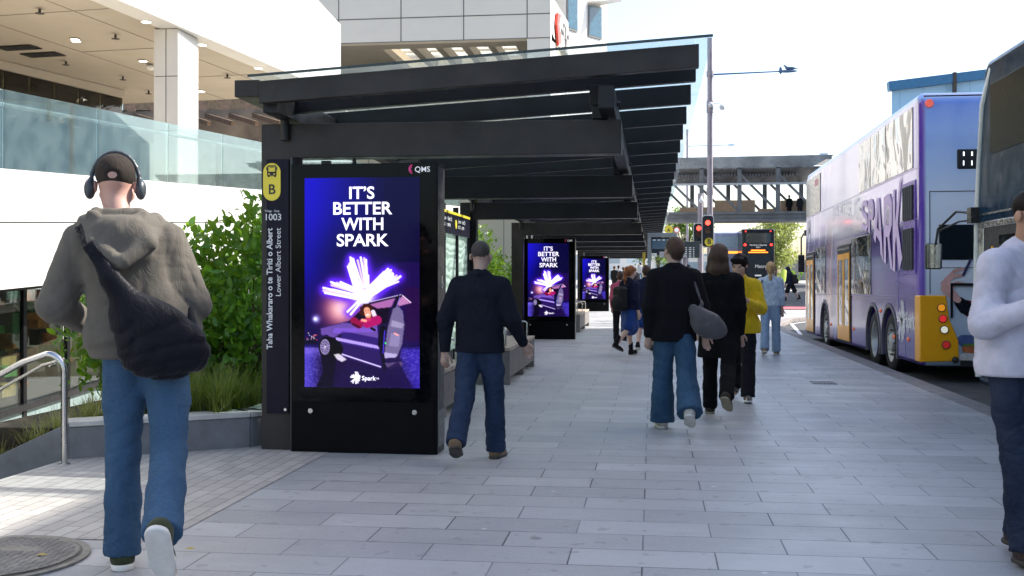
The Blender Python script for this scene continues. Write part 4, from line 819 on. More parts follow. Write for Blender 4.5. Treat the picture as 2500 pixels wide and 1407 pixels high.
def shelter(y0, portals, louv, yend, label, zoff=0, panels=(), first=False):
    s = thing('bus_shelter', (-1.6, y0, zoff), label, 'bus shelter', 'bus shelters in a row along the pavement'); W0 = ORG[s.name]
    for i, y in enumerate(portals):
        m = MB(); z = zoff; y2 = y+.2
        m.prism([(-3.17, y, z), (-2.90, y, z), (-2.90, y, z+2.38), (-.24, y, z+2.38), (-.24, y, z+2.645), (-3.17, y, z+2.66)], (0, .2, 0)); m.build('portal_frame', M_brz if i == 0 else M_black, s, bevel=.006)
        m = MB(); m.bar((-3.16, y-.001, z+2.65), (-2.91, y-.001, z+2.395), .004, .002, (0, 1, 0)); m.cur = 0; m.build('mitre_joint', M_dark, s)
        m = MB(); m.prism([(-.47, y+.02, z+2.655), (-.345, y+.02, z+2.655), (-.33, y+.02, z+2.93), (-.48, y+.02, z+2.93)], (0, .16, 0)); m.box(-.49, -.325, y-.015, y+.02, z+2.76, z+2.92); m.build('strut', M_black, s, bevel=.008)
        m = MB(); m.cyl((-2.96, y-.03, z+2.52), (-2.96, y-.03, z+2.72), .035, n=12); m.build('downpipe', M_dark, s, sm=True); m = MB(); m.cyl((-.3, y+.1, z+2.78), (-.25, y+.1, z+2.78), .02, n=8); m.build('bolt', M_dark, s, sm=True)
    ya, yb_ = louv[0]+.1, louv[-1]
    m = MB(); m.box(-.40, -.28, ya, yb_, zoff+2.665, zoff+2.83); m.build('purlin', M_black, s, bevel=.006); m = MB(); m.box(-2.99, -2.87, ya, yb_, zoff+2.68, zoff+2.86); m.build('purlin', M_black, s, bevel=.006)
    m = MB(); m.box(-3.2, -3.0, ya-.05, yb_, zoff+2.80, zoff+2.93); m.build('gutter', M_brz, s, bevel=.006)
    for y in louv:
        m = MB(); xa, xb = -2.985, .335; m.prism([(xa, y, zoff+rfz(xa)-.19), (xb, y, zoff+rfz(xb)-.195), (xb, y, zoff+rfz(xb)-.025), (xa, y, zoff+rfz(xa)-.02)], (0, .075, 0)); m.build('louvre', M_brz if y == louv[0] and first else M_black, s, bevel=.005)
    yy = louv[0]-.09; q = yy
    while q < yend-.05:
        e = min(q+2.5, yend); m = MB(); m.prism([(RX0-.06, q+.005, zoff+rfz(RX0-.06)), (RX1, q+.005, zoff+rfz(RX1)), (RX1, e-.005, zoff+rfz(RX1)), (RX0-.06, e-.005, zoff+rfz(RX0-.06))], (0, 0, .014)); m.build('roof_glass', G_roof, s)
        if q == yy: m = MB(); m.prism([(RX0-.06, q-.004, zoff+rfz(RX0-.06)-.003), (RX1, q-.004, zoff+rfz(RX1)-.003), (RX1, q-.004, zoff+rfz(RX1)+.016), (RX0-.06, q-.004, zoff+rfz(RX0-.06)+.016)], (0, .008, 0)); m.build('glass_edge', M('glass_rim', (.03, .045, .04), .3), s)
        q = e
    for ya_, yb2 in panels:
        n = max(1, round((yb2-ya_)/1.15))
        for i in range(n):
            a, b = ya_+(yb2-ya_)*i/n, ya_+(yb2-ya_)*(i+1)/n; m = MB(); m.box(-3.04, -3.025, a+.04, b-.04, zoff+.32, zoff+2.36); m.build('back_panel', G_et, s)
            m = MB(); m.box(-3.07, -2.99, b-.03, b+.03, zoff+.0, zoff+2.5); m.build('mullion', M_black, s)
    return s
L1 = [7.95, 8.5]+[9.6+i*1.22 for i in range(11)]; L2_ = [23.02+i*1.22 for i in range(17)]; L3 = [43.76+i*1.22 for i in range(16)]
sh1 = shelter(8.5, (8.5, 13.1, 17.7), L1, 22.9, 'nearest black louvred bus shelter with a glass roof and the B post', 0, ((8.75, 13.05), (13.4, 17.6)), True)
sh2 = shelter(24.3, (24.3, 28.9, 33.5, 38.1), L2_, 43.6, 'second black louvred bus shelter along the pavement', 0, ((24.6, 28.8), (29.2, 33.4)))
sh3 = shelter(46.0, (46.0, 50.6, 55.2, 59.8), L3, 62.2, 'farthest black louvred bus shelter at the end of the row', gz(48)+.05, ((50.8, 55.0),))
m = MB(); m.box(-3.12, -2.93, 8.482, 8.4985, .30, 2.37); stp = m.build('sign_panel', M('sign_navy', (.008, .007, .018), .35, var=.1, spec=.15), sh1, bevel=.003)
M_yel = M('sign_yellow', (.85, .68, .05), .45, var=.03); SY = 8.480
def onp(px, py): return AY(px, py, SY)
c0, c1 = onp(664, 420.5), onp(664, 468.5); r_ = .0735; poly = []
cx_ = (onp(641, 440).x+onp(687, 440).x)/2
for i in range(13): a = math.pi*i/12; poly.append(V3(cx_+r_*math.cos(a), SY, c0.z+r_*math.sin(a)))
for i in range(13): a = math.pi+math.pi*i/12; poly.append(V3(cx_+r_*math.cos(a), SY, c1.z+r_*math.sin(a)))
m = MB(); m.prism(poly, (0, -.004, 0)); pill = m.build('route_badge', M_yel, sh1, bevel=.001); pill.parent = stp
def sub(o): o.parent = stp; return o
u = .00322
def bi(dx, dz, w, h, m): m.box(cx_+(dx-w/2)*u, cx_+(dx+w/2)*u, SY-.007, SY-.0045, c0.z+.008+(dz-h/2)*u, c0.z+.008+(dz+h/2)*u)
m = MB(); M_ink = M('ink', (.03, .03, .03), .6)
for b_ in ((0, 13, 20, 3), (-10.5, 3, 3, 20), (10.5, 3, 3, 20), (0, -8, 24, 8), (-8, -13, 5, 4), (8, -13, 5, 4), (-13, 6, 2, 7), (13, 6, 2, 7), (0, -3.2, 20, 3), (0, 9.5, 10, 1.5)): bi(*b_, m)
sub(m.build('bus_symbol', M_ink, sh1)); m = MB(); bi(-7, -8, 3.5, 3.5, m); bi(7, -8, 3.5, 3.5, m)
for v_i in range(len(m.v)): m.v[v_i] = (m.v[v_i][0], m.v[v_i][1]-.0015, m.v[v_i][2])
sub(m.build('symbol_lamps', M_yel, sh1))
sub(text('stop_letter', 'B', M_ink, sh1, V3(cx_-.031, SY-.006, onp(660, 474).z), (1, 0, 0), (0, 0, 1), width=.056, bold=.015))
M_sw = M('sign_text_white', (.78, .78, .78), .5, var=0)
sub(text('stop_heading', 'Tūnga · Stop', M_sw, sh1, V3(onp(646, 0).x, SY-.003, onp(646, 518).z), (1, 0, 0), (0, 0, 1), width=.125, bold=.004)); sub(text('stop_number', '1003', M_sw, sh1, V3(onp(645, 0).x, SY-.003, onp(645, 538).z), (1, 0, 0), (0, 0, 1), width=.13, bold=.008))
zb1, zb2 = onp(660, 853).z, onp(660, 557).z
def vert(name, s, px, za, zb_, bold, h):
    o = text(name, s, M_sw, sh1, (0, 0, 0), (1, 0, 0), (0, 1, 0), size=1, bold=bold); n = len(o.data.vertices); v = np.zeros(n*3); o.data.vertices.foreach_get('co', v); v = v.reshape(-1, 3)+np.array(ORG[sh1.name]); k_ = (zb_-za)/(v[:, 0].max()-v[:, 0].min())
    x = onp(px, 700).x; w = np.stack([x-v[:, 1]*h, np.full(n, SY-.003), za+(v[:, 0]-v[:, 0].min())*k_], 1)-np.array(ORG[sh1.name]); o.data.vertices.foreach_set('co', w.ravel()); o.data.update(); return sub(o)
vert('street_name', 'Taha Whakararo o te Tiriti o Albert', 665, zb1, zb2, .018, .068); vert('street_name', 'Lower Albert Street', 685.5, onp(680, 723).z, zb2, .0, .062)
m = MB(); m.cyl((-2.955, 8.482, .335), (-2.955, 8.462, .335), .012, n=10); m.build('bolt', M_ss, sh1)
m = MB(); m.box(-2.905, -2.885, 8.44, 8.70, 0, 2.38); m.build('side_channel', M_kside, sh1, bevel=.003)
# route map strip on the back panels
mp = thing('route_map', (-3.0, 12, 2), 'navy route map strip with a yellow edge on the shelter back glass', 'route map'); m = MB(); m.box(-2.985, -2.97, 13.4, 17.5, 2.06, 2.40); m.build('board', M('sign_navy', (.012, .011, .022), .3), mp)
m = MB(); m.box(-2.969, -2.966, 13.4, 17.5, 2.36, 2.40); m.build('yellow_edge', M_yel, mp)
for y in (14.0, 15.25, 16.4): text('map_lettering', 'Lower Albert St\nto city centre', M_sw, mp, (-2.964, y, 2.25), (0, 1, 0), (0, 0, 1), width=.62, bold=.01, gap=.9); 
for y in (15.08, 16.22): m = MB(); m.cyl((-2.969, y, 2.22), (-2.963, y, 2.22), .07, n=20); m.build('map_badge', M_yel, mp)

# ------------------------------------------------------------ benches
def bench(y0, y1, x1, label):
    b = thing('bench', (x1-.3, (y0+y1)/2, 0), label, 'bench', 'slatted benches under the shelters'); x0 = x1-.56
    for i in range(7):
        m = MB(); a = x0+i*.08; m.box(a+.004, a+.074, y0, y1, .445, .49); m.build('seat_slat', M_slat, b, bevel=.005)
    for y in (y0, (y0+y1)/2, y1-.12): m = MB(); m.box(x0+.01, x1-.01, y, y+.12, 0, .44); m.build('leg', M('grey_stone', (.17, .155, .15), .7, bump=.2), b, bevel=.006)
    m = MB(); m.box(x1-.045, x1-.012, y0+.13, y1-.13, .1, .44); m.build('front_panel', M('grey_stone', (.17, .155, .15)), b, bevel=.004)
    for y in (y0+.25, y0+.3+(y1-y0)*.5, y1-.25):
        m = MB(); m.tube([(x0+.1, y, .49), (x0+.1, y, .70), (x0+.13, y, .725), (x1-.13, y, .725), (x1-.1, y, .70), (x1-.1, y, .49)], .013, 10); m.build('armrest', M_ss, b, sm=True)
    return b
bench(9.2, 12.0, -2.05, 'nearest slatted timber bench with steel armrests, right behind the near kiosk'); bench(14.1, 17.1, -1.85, 'second slatted timber bench, beside the man in the dark jacket'); bench(28, 32, -1.85, 'far slatted bench showing behind the second kiosk')
# ------------------------------------------------------------ buses
M_blk0 = M('bumper_black', (.02, .02, .02), .5); M_tyre = M('tyre', (.018, .018, .018), .8, bump=.3); M_rim = M('wheel_rim', (.5, .5, .48), .35, .5, var=.2); M_hub = M('hub_dark', (.06, .06, .06), .5); M_yp = M('bus_yellow', (1.0, .43, .006), .35, var=.03, coat=.2); M_bg = M('bus_glass', (.012, .016, .016), .04, var=.3, spec=.9, coat=.6)
def m_busglass():
    t = NT('bus_side_glass'); o = t.obj(); t.base((.012, .018, .018)); t.rough(.03); t.setin(t.b, 'Specular IOR Level', .8); t.setin(t.b, 'Coat Weight', .6); t.setin(t.b, 'Coat IOR', 1.6)
    t.bump(t.noise(t.map(o, sc=(1, 1, 1)), 1.3, 2, .4, .8), .8, .07); return t.m
M_bsg = m_busglass()
def m_wrap():
    t = NT('purple_bus_wrap'); o = t.obj(); s = t.xyz(o); Y, Z, X = s[1], s[2], s[0]
    n = t.noise(t.map(o, sc=(1, .35, .5), rot=(.5, 0, 0)), 1.1, 3, .5, .8)
    deep, mid, pale, wht = (.04, .014, .19), (.10, .06, .32), (.5, .42, .78), (.85, .8, .94)
    c = t.mix(t.mr(t.ma('ADD', Z, t.ma('MULTIPLY', n, 1.0)), .9, 1.9), mid, deep)
    lower = t.mix(t.mr(t.ma('ABSOLUTE', t.ma('SUBTRACT', Z, 1.5)), 0, .8, .75, 0), c, (.17, .12, .40)); c = lower
    w1 = t.ma('ADD', Z, t.ma('MULTIPLY', t.ma('SINE', t.ma('MULTIPLY', Y, .75)), .35)); c = t.mix(t.mr(w1, 2.55, 3.1), c, pale)
    g = t.ma('ADD', t.ma('POWER', t.ma('MULTIPLY', t.ma('SUBTRACT', Y, 6.4), .42), 2), t.ma('POWER', t.ma('MULTIPLY', t.ma('SUBTRACT', Z, 3.2), .8), 2)); c = t.mix(t.mr(g, 0, 1.6, .85, 0), c, wht)
    # light streaks and orange figure strip near the front door
    st = t.ma('FRACT', t.ma('ADD', t.ma('MULTIPLY', Y, 1.1), t.ma('ADD', t.ma('MULTIPLY', Z, .35), t.ma('MULTIPLY', n, .9)))); fr = t.mr(Y, 7.2, 7.8); c = t.mix(t.ma('MULTIPLY', t.ma('MULTIPLY', t.mr(st, .7, .95), fr), .75), c, (.8, .7, .95))
    og = t.ma('ABSOLUTE', t.ma('SUBTRACT', Y, t.ma('ADD', 7.75, t.ma('MULTIPLY', n, .8)))); om = t.ma('MULTIPLY', t.mr(og, .15, .5, .7, 0), t.mr(Z, 3.0, 1.8)); c = t.mix(om, c, (.55, .25, .2)); om2 = t.ma('MULTIPLY', t.mr(t.ma('ABSOLUTE', t.ma('SUBTRACT', og, .45)), .02, .12, .55, 0), t.mr(Z, 3.2, 1.6)); c = t.mix(om2, c, (.1, .09, .16))
    # rear face
    rz_ = t.mr(Z, .6, 4.2); rc = t.ramp(t.ma('ADD', rz_, t.ma('MULTIPLY', t.ma('SUBTRACT', n, .5), .25)), [(0, (.4, .5, .62)), (.3, (.8, .84, .9)), (.55, (.82, .88, .97)), (.75, (.5, .66, .96)), (1, (.16, .3, .85))])
    rear = t.mr(Y, .05, .1, 1, 0); corner = t.ma('MULTIPLY', rear, t.mr(X, .05, .09)); c = t.mix(corner, c, rc); pillar = t.mr(Y, .16, .3, 1, 0); c = t.mix(t.ma('MULTIPLY', pillar, t.ma('SUBTRACT', 1, corner)), c, (.1, .04, .38))
    roof = t.mr(Z, 4.12, 4.2); c = t.mix(roof, c, (.35, .5, .9)); t.base(c); t.rough(.16); t.setin(t.b, 'Coat Weight', .25); t.setin(t.b, 'Coat Roughness', .05); return t.m
def wheel(bus, x, y, side, front=True, r=.49):
    """side -1: outer face towards -X"""
    m = MB(); prof = [(.0, r*.66), (.0, r*.88), (.03, r*.98), (.06, r), (.24, r), (.27, r*.97), (.3, r*.85), (.3, r*.6)]
    n = 36; vs = []
    for i in range(n):
        a = 2*math.pi*i/n; vs += [(x-side*0+(-side)*d, y+q*math.cos(a), r+q*math.sin(a)) for d, q in prof]
    L = len(prof); m.add(vs, [(i*L+j, i*L+j+1, ((i+1) % n)*L+j+1, ((i+1) % n)*L+j) for i in range(n) for j in range(L-1)])
    w = m.build('wheel', M_tyre, None, sm=True); w.parent = bus
    m = MB(); dp = .05 if front else .15; xi = x-side*.01; s = -side
    prof = [(.0, r*.67), (.015, r*.6), (dp, r*.52), (dp, r*.34), (dp-.06, r*.30), (dp-.07, r*.1), (dp-.07, .001)]; vs = []
    for i in range(n): a = 2*math.pi*i/n; vs += [(xi+s*d, y+q*math.cos(a), r+q*math.sin(a)) for d, q in prof]
    L = len(prof); m.add(vs, [(i*L+j, i*L+j+1, ((i+1) % n)*L+j+1, ((i+1) % n)*L+j) for i in range(n) for j in range(L-1)]); rm = m.build('rim', M_rim, None, sm=True); rm.parent = w
    m = MB()
    for i in range(10): a = 2*math.pi*i/10; c = V3(xi+s*(dp-.005), y+r*.43*math.cos(a), r+r*.43*math.sin(a)); m.cyl(c, c-V3(s*.05, 0, 0), .018, n=8)
    b_ = m.build('wheel_nuts', M_hub, None); b_.parent = rm
    return w
def lbox(name, mat, bus, *a, bevel=0, par=None):
    m = MB(); m.box(*a); o = m.build(name, mat, None, bevel=bevel); o.parent = par or bus; return o
def bus_body(name, label, loc, pitch, L, mat, top=4.28, wheels=(8.9, 3.45, 2.1), group='double decker buses'):
    b = thing(name, loc, label, 'bus', group); b.rotation_euler = (pitch, 0, 0); out = [(0, .24)]
    for y in sorted(wheels):
        r = .6; h = .49; c0 = math.sqrt(r*r-(.24-h)**2)
        for i in range(15): a = math.pi+math.asin((h-.24)/r)*1-(math.pi+2*math.asin((h-.24)/r))*i/14; out.append((y+r*math.cos(a), h+r*math.sin(a)))
    out += [(L-.15, .24), (L, .5), (L+.02, 1.3), (L-.12, 2.6), (L-.35, top-.1), (L-.5, top), (.12, top), (0, top-.12)]
    m = MB(); m.prism([(.0, y, z) for y, z in out], (2.5, 0, 0)); import bmesh
    o = m.build('body', mat, None, bevel=.085, seg=4); o.parent = b; me = o.data; bm = bmesh.new(); bm.from_mesh(me); bmesh.ops.triangulate(bm, faces=[f for f in bm.faces if len(f.verts) > 8]); bm.to_mesh(me); bm.free()
    o.modifiers['bevel'].angle_limit = R(42); smooth(me, 30)
    lbox('underbody', M_dark, b, .35, 2.15, .3, L-.3, .2, 1.0)
    for y in wheels:
        wheel(b, .02, y, -1, y != 3.45); w2 = wheel(b, 2.48, y, 1, y != 3.45)
    for y in wheels:
        m = MB()
        for i in range(15):
            a0, a1 = R(-22+224*i/15), R(-22+224*(i+1)/15); p = [(-.012, y+q*math.cos(a), .49+q*math.sin(a)) for a in (a0, a1) for q in (.585, .64)]; m.prism([p[0], p[1], p[3], p[2]], (.05, 0, 0))
        o = m.build('arch_trim', M('arch_grey', (.13, .12, .15), .4), None); o.parent = b
    return b
# purple bus
M_bg2 = M('bus_glass_dim', (.006, .01, .012), .05, var=.3, spec=.12)
b1 = bus_body('double_decker_bus', 'purple wrapped double decker bus with yellow rear corners parked along the kerb', (3.9, 16.5, -.13), -.0104, 12.1, m_wrap())
lbox('front_upper_window', M_bg2, b1, -.012, .02, 9.47, 11.75, 3.2, 4.1, bevel=.006)
for y0, y1, z0, z1 in ((3.6, 4.72, 3.2, 4.12), (2.3, 3.57, 3.2, 4.12), (.42, 2.27, 3.2, 4.12), (3.6, 5.48, 1.28, 2.37), (8.75, 10.25, 1.28, 2.37)):
    lbox('window', M_bsg, b1, -.012, .02, y0, y1, z0, z1, bevel=.006)
lbox('notice', M('notice_red', (.75, .35, .38), .5), b1, -.015, -.0125, 9.75, 10.3, 3.85, 4.0)
def door(y0, y1, z0, z1):
    lbox('door_surround', M_black, b1, -.014, .02, y0-.08, y1+.08, z0-.03, z1+.18); mid = (y0+y1)/2
    for a, b in ((y0, mid-.01), (mid+.01, y1)):
        f = MB()
        for q in ((a, a+.07, z0, z1), (b-.07, b, z0, z1), (a+.07, b-.07, z0, z0+.3), (a+.07, b-.07, z1-.12, z1)): f.box(-.03, -.016, *q)
        d = f.build('door', M_yp, None); d.parent = b1; lbox('pane', M_bsg, b1, -.022, -.017, a+.07, b-.07, z0+.3, z1-.12, par=d)
    lbox('door_rail', M_ss, b1, -.05, -.02, y0, y1, z1+.07, z1+.11)
door(5.65, 7.0, .34, 2.1); door(10.5, 11.65, .34, 2.1)
for z0, z1 in ((2.42, 2.95), (1.66, 2.3)):
    lbox('vent_frame', M('wrap_violet', (.17, .09, .42), .3), b1, -.014, .0, .25, 1.06, z0-.06, z1+.06, bevel=.004); v = lbox('vent', M_dark, b1, -.018, -.0145, .34, .97, z0, z1)
    m = MB(); [m.cyl((-.03,   .40+i*.13, z0+.01), (-.03, .40+i*.13, z1-.01), .022, n=8) for i in range(5)]; s_ = m.build('vent_slats', M('slat_grey', (.06, .065, .07), .4), None); s_.parent = v
m = MB()
for a in ((-.004, .001, 0.1, 9.4, 2.415, 2.425), (-.004, .001, .12, 12, 3.17, 3.18), (-.004, .001, 1.42, 1.43, .3, 2.4), (-.004, .001, .12, 10.4, 1.25, 1.26), (-.004, .001, .95, .96, .3, 1.25), (-.004, .001, 9.4, 12, 2.48, 2.49)): m.box(*a)
o = m.build('panel_lines', M('line_violet', (.3, .25, .5), .5), None); o.parent = b1
# lettering sweeping along the side
M_wl = M('wrap_letter', (.72, .55, .82), .5, var=.02); M_ww = M('wrap_white', (.86, .86, .88), .3, var=.02)
def sweep(ya, yb, lo, hi):
    def fn(u, v):
        y = ya+(yb-ya)*u; a = np.interp(u, *lo); b = np.interp(u, *hi); t = min(1, max(0, v/.72)); return (-.0145, y, a+(b-a)*t)
    return fn
sw = dict(track=.85)
b1.location; ORG[b1.name] = V3(0, 0, 0)
text('side_lettering', "IT’S BETTER WITH", M_ww, b1, 0, 0, 0, fn=sweep(7.75, 4.35, ([0, .3, .6, 1], [2.95, 3.05, 2.9, 2.65]), ([0, .3, .6, 1], [3.15, 3.62, 3.6, 3.16])), bold=.02, size=1) if False else None
def fntext(name, s, mat, fn, bold):
    o = text(name, s, mat, b1, (0, 0, 0), (1, 0, 0), (0, 1, 0), fn=fn, size=1, bold=bold); return o
for w_, ya_, yb_ in (("IT’S", 7.75, 7.0), ('BETTER', 6.8, 5.55), ('WITH', 5.35, 4.55)):
    ff = lambda y, t: float(np.interp(7.75-y, [0, 1, 2, 3.25], t)); fntext('side_word', w_, M_ww, sweep(ya_, yb_, ([0, 1], [ff(ya_, [2.85, 2.98, 2.85, 2.62]), ff(yb_, [2.85, 2.98, 2.85, 2.62])]), ([0, 1], [3.15, 3.15])), .0)
GL = dict(S=[[(1, .82), (.8, 1), (.25, 1), (0, .85), (0, .6), (.2, .45), (.7, .38), (.76, .3), (.7, .18), (.25, .18), (.1, .28), (-.03, .12), (.2, 0), (.8, 0), (1.03, .15), (1.03, .42), (.8, .57), (.32, .64), (.25, .7), (.3, .82), (.75, .82), (.88, .7)]],
  A=[[(0, 0), (.24, 0), (.5, .78), (.76, 0), (1, 0), (.63, 1), (.37, 1)], [(.26, .2), (.74, .2), (.68, .38), (.32, .38)]], P=[[(0, 0), (.27, 0), (.27, .42), (.7, .42), (.97, .58), (.97, .86), (.7, 1), (0, 1)]], R=[[(0, 0), (.27, 0), (.27, .4), (.44, .4), (.74, 0), (1.04, 0), (.66, .42), (.97, .58), (.97, .86), (.7, 1), (0, 1)]],
  K=[[(0, 0), (.27, 0), (.27, .34), (.38, .44), (.7, 0), (1.05, .06), (.56, .56), (1.0, 1.06), (.72, 1), (.27, .6), (.27, 1), (0, 1)]])
for ch, ya_, yb_ in (('S', 4.4, 3.85), ('P', 3.78, 3.28), ('A', 3.32, 2.52), ('R', 2.46, 1.8), ('K', 1.76, 1.12)):
    m = MB(); top_ = lambda y: float(np.interp(-y, [-4.4, -3.3, -2.4, -1.5, -.95], [3.02, 2.98, 2.93, 3.0, 3.15])); bot = lambda y: float(np.interp(-y, [-4.4, -3.8, -3.3, -2.5, -1.9, -1.4, -.95], [2.5, 2.42, 2.28, 1.85, 1.7, 1.62, 1.85]))
    for q, g in enumerate(GL[ch]):
        pts = []
        for a, b in zip(g, g[1:]+g[:1]):
            for t_ in (0, .34, .67): pts.append((a[0]+(b[0]-a[0])*t_, a[1]+(b[1]-a[1])*t_))
        m.add([(-.0145-.0006*q, ya_+(yb_-ya_)*u_, bot(ya_+(yb_-ya_)*u_)+(top_(ya_+(yb_-ya_)*u_)-bot(ya_+(yb_-ya_)*u_))*v_) for u_, v_ in pts], [tuple(range(len(pts)))])
    if ch in 'PR':
        pass
    o = m.build('side_letter', M_wl, None); o.parent = b1
    if ch in 'PR':
        m = MB(); g = [(.27, .57), (.62, .57), (.72, .65), (.72, .77), (.62, .84), (.27, .84)]; m.add([(-.0155, ya_+(yb_-ya_)*u_, bot(ya_+(yb_-ya_)*u_)+(top_(ya_+(yb_-ya_)*u_)-bot(ya_+(yb_-ya_)*u_))*v_) for u_, v_ in g], [tuple(range(6))]); q2 = m.build('letter_counter', M('wrap_counter', (.07, .04, .26), .2), None); q2.parent = o
star('side_emblem', M_ww, b1, (-.006, 1.15, .86), (0, -.62, 0), (0, 1, 0), .3) if False else None
s_ = star('side_emblem', M_ww, b1, (-.008, 1.18, .87), (0, -1.05, 0), (0, 0, 1), .34); text('side_brand', 'Spark', M_ww, b1, (-.008, .88, .78), (0, -1, 0), (0, 0, 1.45), width=.56, bold=.02)
m = MB(); 
for i in range(32): a0, a1 = 2*math.pi*i/32, 2*math.pi*(i+1)/32; m.prism([(-.004, 11.3+q*math.cos(a)*.9, 2.85+q*math.sin(a)) for a, q in ((a0, .26), (a0, .3), (a1, .3), (a1, .26))], (-.003, 0, 0))
o = m.build('ring_emblem', M_ww, None); o.parent = b1; o['label'] = 'white ring badge near the front'; text('ring_letter', 'M', M_ww, b1, (-.006, 11.45, 2.76), (0, -1, 0), (0, 0, 1), width=.3, bold=.02)
for y in (2.78, 5.3, .75, 1.75, 8.0): m = MB(); m.sph((-.004, y, 1.0 if y == 2.78 else .6), (.02, .05, .035)); o = m.build('marker_lamp', M('amber', (.8, .18, .06), .2, emit=.1), None, sm=True); o.parent = b1
# rear of purple bus
for sx in (0, 1):
    X = lambda x: x if not sx else 2.5-x
    m = MB(); p = [(X(-.012), .1, 1.28), (X(.36), -.05, 1.28), (X(.40), -.05, .95), (X(.53), -.06, .62), (X(.54), -.06, .32), (X(-.012), .1, .30)]
    p0 = [V3(*q) for q in p]; p1 = [q+V3(0, .1, 0) for q in p0]; m.prism([V3(q.x, -.022, q.z) for q in p0], (0, .12, 0)); m.box(min(X(-.014), X(.02)), max(X(-.014), X(.02)), -.01, .3, .30, 1.28); pn = m.build('corner_panel', M_yp, None, bevel=.03, seg=3); pn.parent = b1
    for z, c, nme in ((1.1, (.8, .3, .02), 'indicator'), (.94, (.7, .03, .03), 'brake_light'), (.78, (.75, .75, .6), 'reversing_light'), (.56, (.35, .02, .02), 'fog_light')):
        m = MB(); xx = X(.29+(1.1-z)*.12); m.cyl((xx, -.02, z), (xx, -.034, z), .062, n=20); q = m.build('lamp_ring', M_gap, None); q.parent = pn; m = MB(); m.cyl((xx, -.03, z), (xx, -.044, z), .05, n=20); q2 = m.build(nme, M(nme, c, .15, emit=.25), None, bevel=.006); q2.parent = pn
    m = MB(); m.cyl((X(.13), .0, 4.1), (X(.13), -.035, 4.1), .06, n=20); q = m.build('top_light', M('top_red', (.7, .1, .06), .2, emit=.25), None, bevel=.01); q.parent = b1
lbox('rear_display', M_dark, b1, .52, 1.98, -.02, .03, 3.13, 3.42, bevel=.02)
m = MB()
for i in range(12): m.box(.6+i*.115, .62+i*.115, -.024, -.0205, 3.32, 3.38); m.box(.6+i*.115, .615+i*.115, -.024, -.0205, 3.18, 3.25)
o = m.build('display_dots', M('led_white', (.9, .95, 1), .3, emit=.8, var=0), None); o.parent = b1
lbox('rear_window', M_bg, b1, .26, 2.24, -.012, .02, 1.80, 2.32, bevel=.01)
m = MB()
for a in ((.13, 2.37, -.004, .01, 2.80, 2.812), (.13, .142, -.004, .01, 1.3, 2.8), (2.36, 2.372, -.004, .01, 1.3, 2.8), (.26, 2.24, -.004, .01, 1.68, 1.69)): m.box(*a)
o = m.build('rear_lines', M_gap, None); o.parent = b1
for a in ((.42, 2.08, -.03, .0, 1.42, 1.46), (.42, .45, -.03, .0, .95, 1.46), (2.05, 2.08, -.03, .0, .95, 1.46)): lbox('engine_hatch_frame', M_black, b1, *a)
lbox('number_plate', M_wht, b1, 1.05, 1.5, -.03, -.015, .62, .74)
lbox('bumper', M_blk0, b1, .56, 1.94, -.03, .0, .26, .34)
m = MB(); m.sph((.48, -.03, .34), (.05, .04, .05)); o = m.build('tow_cover', M_blk0, None, sm=True); o.parent = b1
# printed figure on the engine hatch (arm, hand holding a phone, table of food)
pr = MB(); pr.cur = 0
def blob(m, pts, r, y): 
    for i in range(len(pts)-1):
        a, b = V3(pts[i][0], y, pts[i][1]), V3(pts[i+1][0], y, pts[i+1][1]); d = (b-a).normalized(); n = V3(-d.z, 0, d.x); ra, rb = r[i], r[i+1]
        k_ = [a-n*ra, b-n*rb]+[b+(d*math.cos(t_)+n*math.sin(t_))*rb for t_ in (-.8, -.3, .3, .8)]+[b+n*rb, a+n*ra]+[a-(d*math.cos(t_)+n*math.sin(t_))*ra for t_ in (-.8, -.3, .3, .8)]
        m.add([(q.x, y, q.z) for q in k_], [tuple(range(len(k_)))])
def dec(name, col, items):
    m = MB()
    for j, (pts, r) in enumerate(items): blob(m, pts, r, dec.y-.0006*j)
    dec.y -= .004; o = m.build(name, M(name+'_print', col, .25, var=.12), None); o.parent = b1
dec.y = -.006
dec('denim_print', (.09, .13, .3), [([(.6, .62), (.95, .5), (1.6, .55)], [.09, .2, .3])]); dec('sleeve_print', (.12, .012, .03), [([(.62, 1.12), (.85, 1.02), (1.2, .7), (1.7, .55)], [.1, .16, .2, .3])]); dec('cuff_print', (.01, .01, .015), [([(.53, 1.2), (.63, 1.1)], [.07, .1])])
dec('hand_print', (.75, .42, .36), [([(.52, 1.22), (.36, 1.38)], [.05, .08]), ([(.33, 1.45), (.45, 1.56), (.58, 1.58)], [.05, .03, .02]), ([(.36, 1.5), (.48, 1.64), (.6, 1.67)], [.04, .025, .02]), ([(.38, 1.4), (.52, 1.46), (.6, 1.45)], [.04, .03, .02])]); dec('phone_print', (.05, .05, .12), [([(.6, 1.58), (.7, 1.8)], [.02, .02])])
dec('food_print', (.5, .16, .06), [([(.62, .50), (.9, .49)], [.05, .07])]); dec('plate_print', (.6, .58, .55), [([(.6, .38), (1.6, .38)], [.06, .07])]); dec('greens_print', (.12, .25, .06), [([(.6, .56), (.95, .57)], [.015, .02])])
M_blk = M('mirror_black', (.015, .015, .015), .3)
m = MB(); m.tube([(.1, 12.0, 2.8), (-.0, 12.35, 2.82), (-.05, 12.42, 2.7), (-.05, 12.42, 2.25)], .02); m.box(-.13, .03, 12.38, 12.46, 1.82, 2.27); m.box(-.02, .12, 11.95, 12.2, 2.75, 2.9); o = m.build('mirror', M_blk, None, bevel=.015); o.parent = b1

